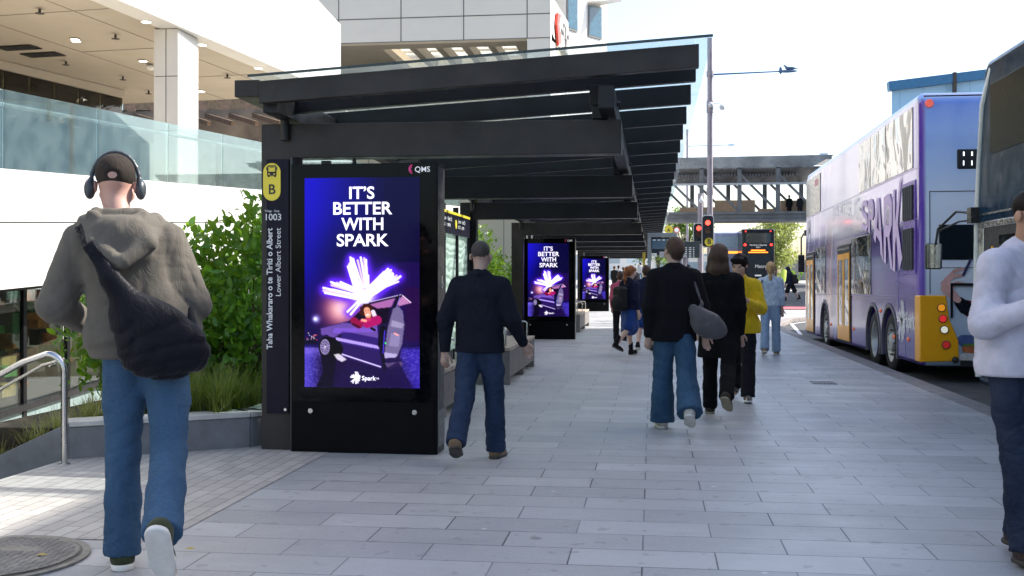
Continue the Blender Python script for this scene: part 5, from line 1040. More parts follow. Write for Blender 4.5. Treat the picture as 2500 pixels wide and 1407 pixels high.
# dark blue bus
M_bg2 = M('bus_glass_dim', (.006, .01, .012), .05, var=.3, spec=.12)
m_navy = M('navy_paint', (.008, .03, .06), .12, var=.25, nsc=1.5, spec=.12)
b2 = bus_body('double_decker_bus', 'dark blue double decker bus standing nearest on the right behind the purple bus', (3.9, 1.72, -.13), 0, 12.1, m_navy, top=4.1)
for i in range(5): lbox('window', M_bg2, b2, -.012, .02, 1.0+i*2.15, 1.0+i*2.15+2.1 if i < 4 else 11.45, 2.97, 3.78, bevel=.006)
M_cream = M('pillar_white', (.62, .64, .6), .25, var=.05, coat=.4)
m = MB(); m.tube([(-.0, 11.86, .35), (.0, 11.98, 1.2), (.0, 12.0, 2.2), (.0, 11.92, 2.9), (.0, 11.75, 3.6), (.04, 11.5, 3.98)], [.06, .05, .035, .03, .04, .05], 10); o = m.build('corner_pillar', M_cream, None, sm=True); o.parent = b2
m = MB(); m.box(-.03, .0, 9.7, 11.85, 2.12, 2.2); m.box(-.03, 0, 11.66, 11.85, .4, 2.12); m.box(-.028, 0, 9.7, 9.8, .4, 2.12); o = m.build('door_frame', M_ss, None, bevel=.01); o.parent = b2
lbox('doorway', M_dark, b2, -.012, .0, 9.8, 11.66, .36, 2.12); lbox('driver_window', M_bg, b2, -.02, -.012, 9.95, 11.1, 1.35, 2.02)
for y in (10.1, 11.3): m = MB(); m.tube([(-.03, y, .7), (-.03, y, 1.9)], .015); o = m.build('grab_rail', M_yp, None, sm=True); o.parent = b2
lbox('lower_window', M_bg, b2, -.012, .0, .6, 9.4, 1.28, 2.1); lbox('white_skirt', M_cream, b2, -.013, .0, 9.4, 11.7, .26, .95) if False else None
lbox('trim_line', M_ss, b2, -.014, 0, .3, 11.85, 2.28, 2.3); m = MB(); m.cyl((-.014, 11.3, .75), (-.018, 11.3, .75), .07, n=20); o = m.build('blue_sticker', M('sticker_blue', (.05, .3, .6), .4), None); o.parent = b2
mc = lambda px, py, Y: AY(px, py, Y)-V3(3.9, 1.72, -.13)
a0, a1, a2, a3_ = mc(2372, 520, 13.75), mc(2335, 517, 14.2), mc(2290, 560, 14.6), mc(2284, 598, 14.6); c1_, c2_ = mc(2372, 538, 13.75), mc(2342, 541, 14.2)
m = MB(); m.tube([a0, a1, a2, a3_], .016, 10); m.tube([c1_, c2_, a2+V3(0, 0, -.03)], .013, 10); m.box(a0.x-.04, a0.x+.12, a0.y-.12, a0.y+.05, c1_.z-.04, a0.z+.06); ar = m.build('mirror_arm', M_blk, None, sm=True); ar.parent = b2
c = mc(2281, 626, 14.6); m = MB(); m.box(c.x-.105, c.x+.105, c.y, c.y+.09, c.z-.17, c.z+.17); mr = m.build('mirror', M_blk, None, bevel=.03, seg=3); mr.parent = b2; m = MB(); m.box(c.x-.09, c.x+.09, c.y-.004, c.y+.001, c.z-.155, c.z+.155); o = m.build('mirror_glass', M('mirror_face', (.6, .62, .6), .05, 1, var=.1), None, bevel=.002); o.parent = mr

# far bus seen from behind under the bridge
Yf = 86; zf = gz(86)-.02; cl, cr = AY(1811, 600, Yf).x, AY(1888, 600, Yf).x; w_ = cr-cl
b3 = bus_body('double_decker_bus', 'dark double decker bus driving away under the footbridge with red lights', (cl, Yf, zf), 0, 11, M('night_blue', (.008, .012, .022), .2, var=.2), top=4.28)
lbox('rear_window', M_bg, b3, .3, 2.2, -.012, .02, 3.2, 3.95); M_org = M('led_orange', (1, .22, .02), .4, emit=1.6, var=0); M_red = M('tail_red', (1, .03, .02), .3, emit=2.0, var=0)
lbox('display', M_dark, b3, .45, 2.05, -.014, .02, 2.35, 2.72)
lbox('display_text', M_org, b3, .7, 1.8, -.017, -.0145, 2.57, 2.66); lbox('display_text', M_org, b3, .5, 2.0, -.017, -.0145, 2.42, 2.5)
for x, z, r_ in ((.25, 3.05, .1), (2.25, 3.05, .1), (.3, 4.1, .05), (2.2, 4.1, .05)): m = MB(); m.cyl((x, -.0, z), (x, -.03, z), r_, n=16); o = m.build('tail_light', M_red, None); o.parent = b3
ORG[b3.name] = V3(0, 0, 0); text('rear_lettering', 'Northern Express', M_wht, b3, (.6, -.013, 2.98), (1, 0, 0), (0, 0, 1), width=1.3, bold=.02); text('rear_lettering', 'NX1', M_wht, b3, (1.1, -.013, 2.8), (1, 0, 0), (0, 0, 1), width=.3, bold=.02); text('brand_lettering', 'Metro', M_wht, b3, (1.0, -.013, 1.25), (1, 0, 0), (0, 0, 1), width=.9)
lbox('engine_hatch', M('hatch_blue', (.012, .017, .03), .3), b3, .35, 2.15, -.012, .02, 1.6, 2.25); lbox('number_plate', M_wht, b3, 1.0, 1.5, -.015, .0, .6, .72)
# pale bus facing us, left of it
xl_, xr_ = AY(1741, 600, 92).x, AY(1800, 600, 92).x
b4 = bus_body('double_decker_bus', 'pale lilac double decker bus farther off, left of the dark far bus', (xl_, 90, gz(90)-.02), 0, 10, M('lilac_paint', (.3, .34, .52), .3, var=.2, nsc=.8), top=4.2)
lbox('rear_window', M('pale_window', (.3, .42, .55), .2), b4, .2, 2.3, -.012, .02, 2.9, 3.8); lbox('display', M_org, b4, .9, 2.1, -.02, .0, 2.45, 2.62); lbox('tail_light', M_red, b4, 2.2, 2.36, -.02, .0, .95, 1.3)
# ------------------------------------------------------------ footbridge
YB = 80.0
fb = thing('footbridge', (5, YB, 0), 'covered steel truss footbridge crossing over the street', 'footbridge')
bx0, bx1 = AY(1500, 500, YB).x, AY(2300, 500, YB).x; zr1, zr0 = AY(1800, 381, YB).z, AY(1800, 440, YB).z; zd1, zd0 = AY(1800, 519, YB).z, AY(1800, 541, YB).z
M_br = M('bridge_steel', (.1, .106, .115), .5, var=.25, nsc=1); M_brp = M('bridge_cladding', (.2, .205, .21), .25, .3, var=.5, nsc=.35); DB = 4.5
xe = AY(2032, 380, YB).x
m = MB(); m.prism([(bx0, YB, zr0+.9), (xe-1.4, YB, zr0+.9), (xe+.2, YB, zr1), (bx0, YB, zr1-.1)], (0, .15, 0)); m.box(bx0, xe, YB+.16, YB+DB, zr1-.3, zr1-.12); m.build('roof_fascia', M_brp, fb)
m = MB(); m.prism([(bx0, YB+.1, zr0+.85), (bx1, YB+.1, zr0+.85), (bx1, YB+2.5, zr0-.0), (bx0, YB+2.5, zr0-.0)], (0, 0, .1)); m.build('soffit', M_brp, fb)
m = MB()
for i in range(60): x = bx0+.1+i*.22; m.box(x, x+.09, YB+.3, YB+2.4, zr0+.35, zr0+.45)
m.build('soffit_slats', M_br, fb)
m = MB(); m.box(bx0, bx1, YB, YB+.3, zd0+.2, zd1); m.box(bx0, bx1, YB-.15, YB+.3, zd0, zd0+.18); m.box(bx0, bx1, YB+.3, YB+DB, zd0+.1, zd1-.1); m.box(bx0, bx1, YB-.15, YB, zd1-.12, zd1+.05); m.build('deck', M_br, fb)
for yy, off in ((YB+.1, 0), (YB+DB-.3, 1.0)):
    for px in (1620, 1713, 1806, 1900, 1994, 2088):
        x = AY(px+off*-18, 500, YB).x; m = MB(); m.box(x-.15, x+.15, yy, yy+.25, zd1, zr0+.9); m.build('post', M_br, fb)
        m = MB(); m.bar((x-2.75, yy+.12, zr0+.5), (x, yy+.12, zd1+.05), .16, .2, (0, 1, 0)); m.build('diagonal', M_br, fb)
m = MB(); m.box(bx0, bx1, YB-.02, YB+.08, AY(1800, 452, YB).z, AY(1800, 447, YB).z); m.build('rail', M('rail_grey', (.3, .32, .34), .4), fb)
M_tan = M('timber_tan', (.36, .25, .16), .7, var=.15)
for a, b, h in ((1660, 1745, .5), (1745, 1842, 1.0), (1905, 2100, .95), (1850, 1900, .35)): xa, xb = AY(a, 500, YB+2).x, AY(b, 500, YB+2).x; m = MB(); m.box(xa, xb, YB+1.6, YB+2.1, zd1-.1, zd1+h); m.build('bench_block', M_tan, fb)
for px, c, lb in ((1935, (.6, .62, .64), 'leftmost white vent box on the footbridge roof'), (1975, (.55, .62, .6), 'middle greenish vent box on the footbridge roof'), (2010, (.5, .58, .68), 'rightmost and tallest vent box on the footbridge roof')):
    q = AY(px, 378, YB+2); h = 10 if px < 2000 else 14; z0 = zr1-.13; m = MB(); m.box(q.x-.28, q.x+.28, YB+1.6, YB+2.4, z0, z0+h*.031); m.prism([(q.x-.28, YB+1.7, z0+.02), (q.x-.62, YB+1.7, z0+.12), (q.x-.28, YB+1.7, z0+.24)], (0, .5, 0)); o = m.build('roof_vent', M('vent%d' % px, c, .4), bevel=.02, origin=(q.x, YB+2, z0)); tag(o, lb, 'roof vent', 'vent boxes on the footbridge roof')

# ------------------------------------------------------------ poles, lights and signs
M_pole = M('pole_mauve', (.33, .29, .33), .45, .2, var=.12); M_pw = M('pole_white', (.62, .6, .58), .5, var=.08)
px_, py_ = 1.83, 35.2
lp = thing('lamp_post', (px_, py_, 0), 'tall mauve grey street lamp pole with a long arm and a dome camera', 'street lamp')
m = MB(); m.cyl((px_, py_, 1.15), (px_, py_, 9.1), .095, .085, n=20); m.build('pole', M_pole, lp, sm=True); m = MB(); m.cyl((px_, py_, 0), (px_, py_, 1.18), .12, n=20); m.build('base_sleeve', M_pw, lp, sm=True)
za = AY(1740, 181, py_).z; xe_ = AY(1945, 181, py_).x; m = MB(); m.cyl((px_, py_, za-.02), (xe_-.55, py_, za+.03), .03, .02, n=10); m.build('arm', M('lamp_blue', (.07, .16, .33), .4), lp, sm=True)
m = MB(); m.sph((xe_-.3, py_, za+.03), (.33, .11, .045)); m.sph((xe_-.5, py_, za+.06), (.05, .05, .12)); m.build('lamp_head', M('lamp_blue', (.07, .16, .33)), lp, sm=True)
for z in (za, za-.95, za-1.15, 4.2): m = MB(); m.cyl((px_, py_, z-.09), (px_, py_, z+.09), .115, n=18); m.build('clamp', M_pole, lp)
q = AY(1763, 262, py_); m = MB(); m.tube([(px_, py_, q.z+.12), (q.x-.08, py_, q.z+.14), (q.x, py_, q.z+.06)], .018); m.sph((q.x, py_, q.z), (.095, .095, .1)); m.sph((px_+.02, py_-.14, q.z+.06), .09); m.build('camera_dome', M('camera_white', (.7, .72, .74), .3), lp, sm=True)
def signal(label, px, py0, py1, Y, w, redpx):
    c = AY(px, (py0+py1)/2, Y); h = abs(AY(px, py0, Y).z-AY(px, py1, Y).z)/2; s = thing('traffic_light', (c.x, Y, c.z-h), label, 'traffic light', 'pedestrian street traffic signals')
    def rr(w, h, r): return [(c.x+sx*(w-r)+r*math.cos(a), Y, c.z+sz*(h-r)+r*math.sin(a)) for sx, sz, a0 in ((1, 1, 0), (-1, 1, 90), (-1, -1, 180), (1, -1, 270)) for a in [R(a0+t_) for t_ in (0, 30, 60, 90)]]
    m = MB(); m.prism(rr(w, h, w*.55), (0, .03, 0)); m.build('border', M('signal_border', (.75, .75, .75), .4), s)
    m = MB(); m.prism([(x, y-.006, z) for x, y, z in rr(w*.9, h*.945, w*.5)], (0, .006, 0)); m.build('backboard', M_dark, s)
    for i, (nm, col, e) in enumerate((('red_lamp', (1, .05, .03), 2.2), ('amber_lamp', (.12, .03, .01), 0), ('green_lamp', (.008, .02, .03), 0))):
        z = c.z+h*.52-i*h*.52; m = MB(); m.cyl((c.x, Y-.006, z), (c.x, Y-.03, z), w*.42, n=24); q = m.build(nm, M(nm, col, .2, emit=e, var=0), s)
        m = MB(); a_ = [R(20+140*k_/10) for k_ in range(11)]
        for k_ in range(10): m.prism([(c.x+w*.5*math.cos(a_[k_]), Y-.007, z+w*.5*math.sin(a_[k_])), (c.x+w*.5*math.cos(a_[k_+1]), Y-.007, z+w*.5*math.sin(a_[k_+1])), (c.x+w*.5*math.cos(a_[k_+1]), Y-.2, z+w*.5*math.sin(a_[k_+1])-.02), (c.x+w*.5*math.cos(a_[k_]), Y-.2, z+w*.5*math.sin(a_[k_])-.02)], (0, 0, .008))
        m.build('visor', M_dark, s)
    m = MB(); m.box(c.x-.13, c.x+.13, Y+.03, Y+.16, c.z-h*.8, c.z+h*.8); m.build('housing', M_dark, s, bevel=.02); return s
signal('front traffic light showing red, with the yellow B disc at its foot', 1728, 525, 605, 34.9, .19, 1727); signal('rear traffic light showing red, half hidden behind the front one', 1706, 545, 598, 36.8, .185, 1706)
sx_ = AY(1710, 500, 37).x; sp2 = thing('signal_pole', (sx_, 37.1, 0), 'shorter mauve pole beside the tall lamp post carrying the rear signal', 'pole'); m = MB(); m.cyl((sx_, 37.1, 1.1), (sx_, 37.1, AY(1710, 472, 37).z), .085, n=16); m.build('pole', M_pole, sp2, sm=True)
m = MB(); m.cyl((sx_, 37.1, 0), (sx_, 37.1, 1.1), .105, n=16); m.build('base_sleeve', M_pw, sp2, sm=True); q = AY(1712, 490, 36.9); m = MB(); m.sph(q, .08); m.cyl(q, q+V3(0, .1, .15), .03); m.build('camera', M('camera_white', (.7, .72, .74)), sp2, sm=True)
def disc(name, label, px, py, Y, r, ch, mat=M_yel, post=True, ring=None, grp=None):
    c = AY(px, py, Y); z0 = gz(Y); s = thing(name, (c.x, Y, z0), label, 'sign', grp)
    m = MB(); m.cyl((c.x, Y, c.z), (c.x, Y+.015, c.z), r, n=28); m.build('disc', ring or mat, s)
    if ring: m = MB(); m.cyl((c.x, Y-.004, c.z), (c.x, Y-.001, c.z), r*.72, n=28); m.build('face', mat, s)
    if ch: text('letter', ch, M_ink, s, (c.x-r*.4, Y-.006, c.z-r*.5), (1, 0, 0), (0, 0, 1), width=r*.8, bold=.02)
    if post: m = MB(); m.cyl((c.x, Y+.05, z0), (c.x, Y+.05, c.z+r), .035, n=10); m.build('post', M_pole, s)
    return s
disc('stop_marker', 'yellow disc with the letter B under the front traffic light', 1731, 591, 34.8, .135, 'B', post=False); disc('stop_marker', 'yellow disc with the letter A on a post beyond the shelter', 1633, 561, 40, .15, 'A')
disc('road_sign', 'small round white sign with a red ring beside the A disc', 1652, 562, 45, .13, '', M_wht, ring=M('ring_red', (.7, .05, .05), .5))
def plate(label, px0, px1, py0, py1, Y, post=True):
    a, b = AY(px0, py0, Y), AY(px1, py1, Y); s = thing('parking_sign', ((a.x+b.x)/2, Y, 0), label, 'sign', 'red and white kerbside signs'); cx = (a.x+b.x)/2
    m = MB(); m.box(a.x, b.x, Y, Y+.01, b.z, a.z); m.build('plate', M('plate_white', (.72, .66, .66), .5), s); r = (b.x-a.x)*.33; m = MB(); cz_ = a.z-(b.x-a.x)*.42
    for i in range(20): t0, t1 = 2*math.pi*i/20, 2*math.pi*(i+1)/20; m.prism([(cx+q*math.cos(t), Y-.003, cz_+q*math.sin(t)) for t, q in ((t0, r*.75), (t0, r), (t1, r), (t1, r*.75))], (0, .002, 0))
    m.bar((cx-r*.6, Y-.002, cz_+r*.6), (cx+r*.6, Y-.002, cz_-r*.6), r*.2, .002, (0, 1, 0)); m.box(a.x+.05, b.x-.05, Y-.003, Y-.001, b.z+.04, b.z+.1); m.build('symbol', M('ring_red', (.7, .05, .05)), s)
    if post: m = MB(); m.cyl((cx, Y+.03, 0), (cx, Y+.03, a.z), .03, n=10); m.build('post', M_pole, s)
plate('white plate sign with a red prohibition ring on the tall lamp pole', 1731, 1749, 599, 622, 34.9, False); plate('white plate sign with a red ring between the information boards', 1655, 1669, 595, 609, 31, True)
# information totem
Yt = 28.0
def T(px, py): return AY(px, py, Yt)
a, b = T(1581, 569), T(1652, 640); it = thing('information_board', ((a.x+b.x)/2, Yt, 0), 'grey framed bus departure board with a dark screen and an NX1 plate', 'information board')
M_gf = M('frame_silver', (.4, .42, .42), .4, .3, var=.1)
m = MB(); m.box(a.x, a.x+.09, Yt, Yt+.12, 0, a.z); m.box(b.x-.09, b.x, Yt, Yt+.12, 0, a.z); m.box(a.x+.09, b.x-.09, Yt, Yt+.12, a.z-.1, a.z); m.build('frame', M_gf, it, bevel=.008)
m = MB(); m.box(a.x+.1, b.x-.1, Yt+.02, Yt+.1, T(0, 628).z, a.z-.11); m.build('board', M('board_navy', (.015, .025, .045), .2), it); p, q = T(1592, 584), T(1643, 608); m = MB(); m.box(p.x, q.x, Yt+.012, Yt+.019, q.z, p.z); m.build('screen', M('screen_blue', (.03, .06, .1), .1, emit=.3), it)
m = MB()
for i in range(4): m.box(p.x+.02+i*.12, p.x+.09+i*.12, Yt+.008, Yt+.0115, p.z-.035, p.z-.015)
m.build('screen_text', M_wht, it); p = T(1591, 627); m = MB(); m.box(p.x, p.x+.13, Yt+.012, Yt+.02, p.z, p.z+.085); m.build('route_plate', M_wht, it); text('route_number', 'NX1', M_ink, it, (p.x+.01, Yt+.008, p.z+.02), (1, 0, 0), (0, 0, 1), width=.11, bold=.01)
p = T(1610, 629); m = MB(); m.box(p.x, p.x+.14, Yt+.012, Yt+.02, p.z, p.z+.15); m.build('notice', M('plate_white', (.72, .66, .66)), it)
Yt = 33.0; a, b = T(1655, 590), T(1700, 630); i2 = thing('timetable_board', ((a.x+b.x)/2, Yt, 0), 'dark timetable board with yellow and white rows behind the walkers', 'information board'); m = MB(); m.box(a.x-.3, b.x+.1, Yt, Yt+.15, b.z, a.z); m.build('board', M('board_grey', (.05, .06, .06), .3), i2, bevel=.01)
m = MB()
for i in range(6): z = a.z-.2-i*.055; m.box(a.x+.05, a.x+.13, Yt-.004, Yt-.001, z, z+.03)
m.build('route_labels', M_yel, i2); m = MB()
for i in range(6): z = a.z-.2-i*.055; m.box(a.x+.15, a.x+.27, Yt-.004, Yt-.001, z, z+.02); m.box(a.x+.33, a.x+.4, Yt-.004, Yt-.001, z, z+.02); m.box(a.x+.45, a.x+.49, Yt-.004, Yt-.001, z, z+.02)
m.build('rows', M_wht, i2); m = MB(); m.cyl((a.x+.2, Yt+.08, 0), (a.x+.2, Yt+.08, b.z), .06); m.build('post', M_pole, i2)
for i, (px, lb) in enumerate(((1572, 'yellow post left of the departure board'), (1612, 'yellow barrier rail behind the departure board'))):
    c = AG(px, 800); c = AY(px, 700, 30.0); m = MB()
    if i == 0: m.cyl((c.x, 30, 0), (c.x, 30, AY(0, 622, 30).z), .035, n=10); m.cyl((c.x, 30, .8), (c.x+.35, 30, .8), .02, n=8)
    else: m.cyl((c.x, 30.5, 0), (c.x, 30.5, 1.0), .03, n=10); m.cyl((c.x-.2, 30.5, 1.0), (c.x+.4, 30.5, 1.0), .025, n=8); m.cyl((c.x+.35, 30.5, 0), (c.x+.35, 30.5, 1.0), .03, n=10)
    tag(m.build('barrier_post', M('barrier_yellow', (.7, .5, .03), .4), origin=(c.x, 30, 0)), lb, 'post')
# second lamp post, gull
yy = 96; c = AY(1678, 380, yy); l2 = thing('lamp_post', (c.x, yy, gz(yy)), 'distant thin street lamp half hidden behind the shelter roof edge', 'street lamp'); zt_ = AY(1678, 316, yy).z; m = MB(); m.cyl((c.x, yy, gz(yy)), (c.x, yy, zt_), .1, n=12); m.build('pole', M_pole, l2)
z = AY(1700, 357, yy).z; m = MB(); m.cyl((c.x, yy, z), (AY(1780, 0, yy).x, yy, z+.05), .03, n=8); m.sph((AY(1785, 0, yy).x, yy, z+.05), (.4, .12, .06)); m.build('arm', M('lamp_blue', (.07, .16, .33)), l2)
q = AY(1929, 167, py_); t = Sdf(.008); t.ell((0, 0, 0), (.16, .06, .055), .03); t.chain([(-.1, 0, .03), (-.17, 0, .085)], [.035, .03], .02); t.cone((-.19, 0, .085), (-.24, 0, .075), .012, .005, .01); t.cone((.1, 0, .0), (.27, 0, -.01), .03, .008, .03, .5); t.cone((0, .015, -.04), (0, .015, -.12), .007, .006, .01)
t.cone((0, -.015, -.04), (0, -.015, -.12), .007, .006, .01); V, F = t.mesh(); tag(npmesh('seagull', V, F, M('gull_grey', (.12, .18, .28), .6), loc=q), 'small seagull perched on the end of the tall street lamp arm', 'bird')

# ------------------------------------------------------------ plants
def leaf_mat(name, a, b, tr=.35):
    t = NT(name); o = t.obj(); n = t.noise(o, 2.5, 3); r_ = t.new('ObjectInfo'); c = t.mix(t.mr(t.noise(o, 11, 2), .3, .7), a, b); c = t.mix(t.mr(n, .4, .7, 0, .4), c, tuple(x*.6 for x in a)); t.base(c); t.rough(.38); t.setin(t.b, 'Specular IOR Level', .6)
    d = t.new('BsdfTranslucent'); t.l.new(t.mix(.5, c, (.35, .5, .03)), d.inputs[0]); k_ = t.new('MixShader'); k_.inputs[0].default_value = tr; t.l.new(t.b.outputs[0], k_.inputs[1]); t.l.new(d.outputs[0], k_.inputs[2]); t.l.new(k_.outputs[0], t.out.inputs[0]); return t.m
def leaves(P, S, up=.5, fold=.25, wid=.5, rg=rng):
    """P: N centres, S: N lengths -> folded oval leaves"""
    n = len(P); d = rg.normal(size=(n, 3)); d[:, 2] += up; d /= np.linalg.norm(d, axis=1)[:, None]; s = np.cross(d, rg.normal(size=(n, 3))); s /= np.linalg.norm(s, axis=1)[:, None]; u = np.cross(s, d); L = S[:, None]
    pts = [P, P+d*L*.3+s*L*wid*.42+u*L*fold*.3, P+d*L*.68+s*L*wid*.4+u*L*fold*.28, P+d*L-u*L*.06, P+d*L*.68-s*L*wid*.4+u*L*fold*.28, P+d*L*.3-s*L*wid*.42+u*L*fold*.3, P+d*L*.5]
    V = np.stack(pts, 1).reshape(-1, 3); b = np.arange(n)[:, None]*7; F = np.concatenate([b+np.array([0, 1, 2, 6]), b+np.array([6, 2, 3, 4]), b+np.array([0, 6, 4, 5])], 0); return V, F
M_leaf = leaf_mat('hedge_leaf', (.045, .16, .012), (.13, .3, .02), .45); M_leaf2 = leaf_mat('lime_leaf', (.09, .22, .02), (.2, .34, .03), .45); M_twig = M('twig', (.07, .05, .03), .8)
def shrub(label, c, r, n, sz=.085, mat=M_leaf, grp='clipped shrubs in the planter', seed=1):
    rg = np.random.default_rng(seed); s = thing('shrub', (c[0], c[1], .2), label, 'shrub', grp); pos = []
    cl = rg.normal(size=(int(n/26)+1, 3)); cl /= np.linalg.norm(cl, axis=1)[:, None]; cl *= (rg.random((len(cl), 1))**.28); cl[:, :2] = np.sign(cl[:, :2])*np.abs(cl[:, :2])**.8
    C_ = np.array(c)+cl*np.array(r)
    P = C_[rg.integers(0, len(C_), n)]+rg.normal(size=(n, 3))*np.array([.075, .075, .085]); P = P[P[:, 2] > .3]
    V, F = leaves(P, sz*rg.uniform(.4, 1.4, len(P)), rg=rg); npmesh('foliage', V-np.array(ORG[s.name]), F, mat, s)
    m = MB()
    for i in range(16):
        a, e = rg.uniform(-1, 1, 2)*.18, C_[rg.integers(len(C_))]; m.tube([(c[0]+a[0], c[1]+a[1], .18), (c[0]+a[0]*2, c[1]+a[1]*2, .7), (e[0], e[1], max(e[2], .8))], [.014, .01, .004], 6)
    m.build('stems', M_twig, s, sm=True)
shrub('glossy green shrub beside the B post, right end of the hedge', (-3.72, 9.75, 1.12), (.5, .6, .95), 4200, .1, seed=1); shrub('glossy green shrub in the hedge just right of the man in headphones', (-4.45, 9.95, 1.02), (.55, .65, .9), 4200, .1, seed=2); shrub('glossy green shrub of the hedge mostly hidden behind the man in headphones', (-5.2, 10.2, .95), (.55, .6, .85), 2600, .1, seed=3)
shrub('shrub of the hedge seen behind the etched shelter glass', (-4.2, 12.2, 1.1), (.7, 1.2, 1.0), 2600, .1, seed=4); shrub('lime green shrub in the gap between the first two shelters', (-3.75, 19.3, 1.15), (.65, 1.0, 1.1), 3800, .1, M_leaf2, seed=5); shrub('lime green shrub left of the second shelter post', (-3.8, 22.2, 1.2), (.6, 1.2, 1.35), 4200, .1, M_leaf2, seed=6)
shrub('shrub behind the glass of the second shelter', (-3.9, 29, 1.1), (.6, 3.0, 1.0), 2500, .13, seed=7)
def blades(label, area, n, h, col, kind='stuff', name='grass', w=.006, seed=0, z=.2, lean=.8):
    rg = np.random.default_rng(seed); V = []; F = []
    for (x0, x1, y0, y1, z0, z1) in area:
        nc = max(1, n//60)
        for c in range(nc):
            cx, cy = rg.uniform(x0, x1), rg.uniform(y0, y1); f = (cx-x0)/(x1-x0+1e-6); cz = z0+(z1-z0)*f
            for i in range(60):
                a = rg.uniform(0, 6.28); L = h*rg.uniform(.55, 1.15); d = np.array([math.cos(a), math.sin(a), 0]); sd = np.array([-d[1], d[0], 0])*w; le = rg.uniform(.15, 1)*lean; p = np.array([cx, cy, cz])+rg.normal(size=3)*np.array([.03, .03, 0]); b = len(V)
                for k_ in range(4): t_ = k_/3; q = p+d*L*le*t_*t_+np.array([0, 0, L*(t_-le*.55*t_*t_)]); wd = sd*(1-t_*.9); V += [q-wd, q+wd]
                F += [(b, b+1, b+3, b+2), (b+2, b+3, b+5, b+4), (b+4, b+5, b+7, b+6)]
    o = npmesh(name, np.array(V), np.array(F), leaf_mat(name+'_blade%d' % seed, *col)); return tag(o, label, 'grass', kind=kind)
blades('fine arching ornamental grass at the foot of the hedge', [(-4.3, -3.45, 8.55, 9.5, .2, .2)], 2800, .5, ((.10, .13, .02), (.2, .22, .05)), seed=11); blades('dry tipped grass spilling over the sloping stair wall', [(-6.0, -4.5, 8.0, 8.9, -.6, .18)], 3800, .36, ((.2, .17, .06), (.34, .3, .13)), seed=12); blades('low grass in the planter near the handrail', [(-4.5, -4.1, 8.3, 9.2, .2, .2)], 900, .3, ((.12, .14, .03), (.25, .23, .08)), seed=13)
def yucca(label, c, n, L, seed, nm='flax_plant'):
    rg = np.random.default_rng(seed); V = []; F = []
    for i in range(n):
        a = rg.uniform(0, 6.28); d = np.array([math.cos(a), math.sin(a), 0]); sd = np.array([-d[1], d[0], 0])*.022; le = rg.uniform(.1, .9); b = len(V); l_ = L*rg.uniform(.7, 1.1)
        for k_ in range(4): t_ = k_/3; q = d*l_*le*t_*t_+np.array([0, 0, l_*(t_-le*.5*t_*t_)]); V += [q-sd*(1-t_*.9), q+sd*(1-t_*.9)]
        F += [(b, b+1, b+3, b+2), (b+2, b+3, b+5, b+4), (b+4, b+5, b+7, b+6)]
    tag(npmesh(nm, np.array(V), np.array(F), M_leaf2, loc=c), label, 'plant')
yucca('spiky flax plant rising above the lime shrub', (-3.9, 22.6, 1.6), 70, 1.2, 5); yucca('broad leaved seedling in the planter beside the handrail', (-4.35, 8.5, .2), 14, .35, 6, 'young_plant')
def tree(name, label, x, y, h, r, n, mat, lsz, seed, tr=.18):
    rg = np.random.default_rng(seed); z0 = gz(y); s = thing(name, (x, y, z0), label, 'tree'); m = MB(); C_ = []
    m.tube([(x, y, z0), (x+.1, y, z0+h*.25), (x-.1, y, z0+h*.5)], [tr, tr*.8, tr*.5], 10)
    for i in range(int(16)):
        a = rg.uniform(0, 6.28); e = rg.uniform(.1, 1); p = np.array([x+math.cos(a)*r*e, y+math.sin(a)*r*e, z0+h*rg.uniform(.38, .95)]); b = V3(x, y, z0+h*rg.uniform(.2, .45)); m.tube([b, b.lerp(V3(*p), .5)+V3(0, 0, .2), p], [tr*.4, tr*.25, tr*.1], 6)
        for q in range(5): C_.append(p+rg.normal(size=3)*r*.22)
    m.build('trunk', M('bark', (.09, .07, .05), .9), s, sm=True); C_ = np.array(C_); P = C_[rg.integers(0, len(C_), n)]+rg.normal(size=(n, 3))*r*.14; V, F = leaves(P, lsz*rg.uniform(.6, 1.3, n), rg=rg); npmesh('crown', V-np.array(ORG[s.name]), F, mat, s)
M_pt = leaf_mat('pale_leaf', (.22, .24, .07), (.42, .42, .18), .4); M_dg = leaf_mat('green_leaf', (.06, .13, .03), (.14, .24, .05), .4)
c = AY(1893, 690, 110); tree('street_tree', 'pale sunlit tree standing right of the far dark bus', c.x, 110, 6.4, 2.6, 5200, M_pt, .3, 21)
c = AY(1605, 690, 105); tree('street_tree', 'green tree beyond the end of the shelters under the bridge', c.x, 105, 6.5, 2.2, 3000, M_dg, .3, 22); c = AY(1672, 690, 108); tree('street_tree', 'round green tree left of the traffic lights under the bridge', c.x, 108, 6.8, 1.9, 3200, M_dg, .3, 23)
# far buildings and kerbside bits beyond the bridge
fw = MB(); c = AY(1930, 660, 118); fw.box(c.x-.5, c.x+3, 118, 121, 1.2, 3.4); tag(fw.build('kiosk_building', M('kiosk_grey', (.22, .21, .2), .7)), 'low grey service building beside the pale tree', 'building')
c = AY(1700, 660, 170); m = MB(); m.box(c.x-14, c.x+4, 170, 180, 1.2, 5.2); tag(m.build('low_building', m_facade('low_facade', (.6, .58, .55), (.2, .25, .28), 2.5, 2.2)), 'low bright building far beyond the bridge', 'building')
m = MB(); a_, b_ = AY(1400, 600, 150), AY(1590, 600, 150); m.box(a_.x-30, b_.x, 150, 160, 1.2, 14); tag(m.build('far_building', m_facade('far_facade', (.68, .66, .62), (.3, .34, .36), 3, 3)), 'bright pale building closing the view behind the walkers under the shelter', 'building')
m = MB(); c = AY(1913, 690, 104); m.cyl((c.x, 104, gz(104)), (c.x, 104, gz(104)+1.1), .25, n=12); tag(m.build('bollard', M('hi_vis', (.6, .75, .1), .5), origin=(c.x, 104, gz(104))), 'small bright lime bollard near the pale tree', 'bollard')
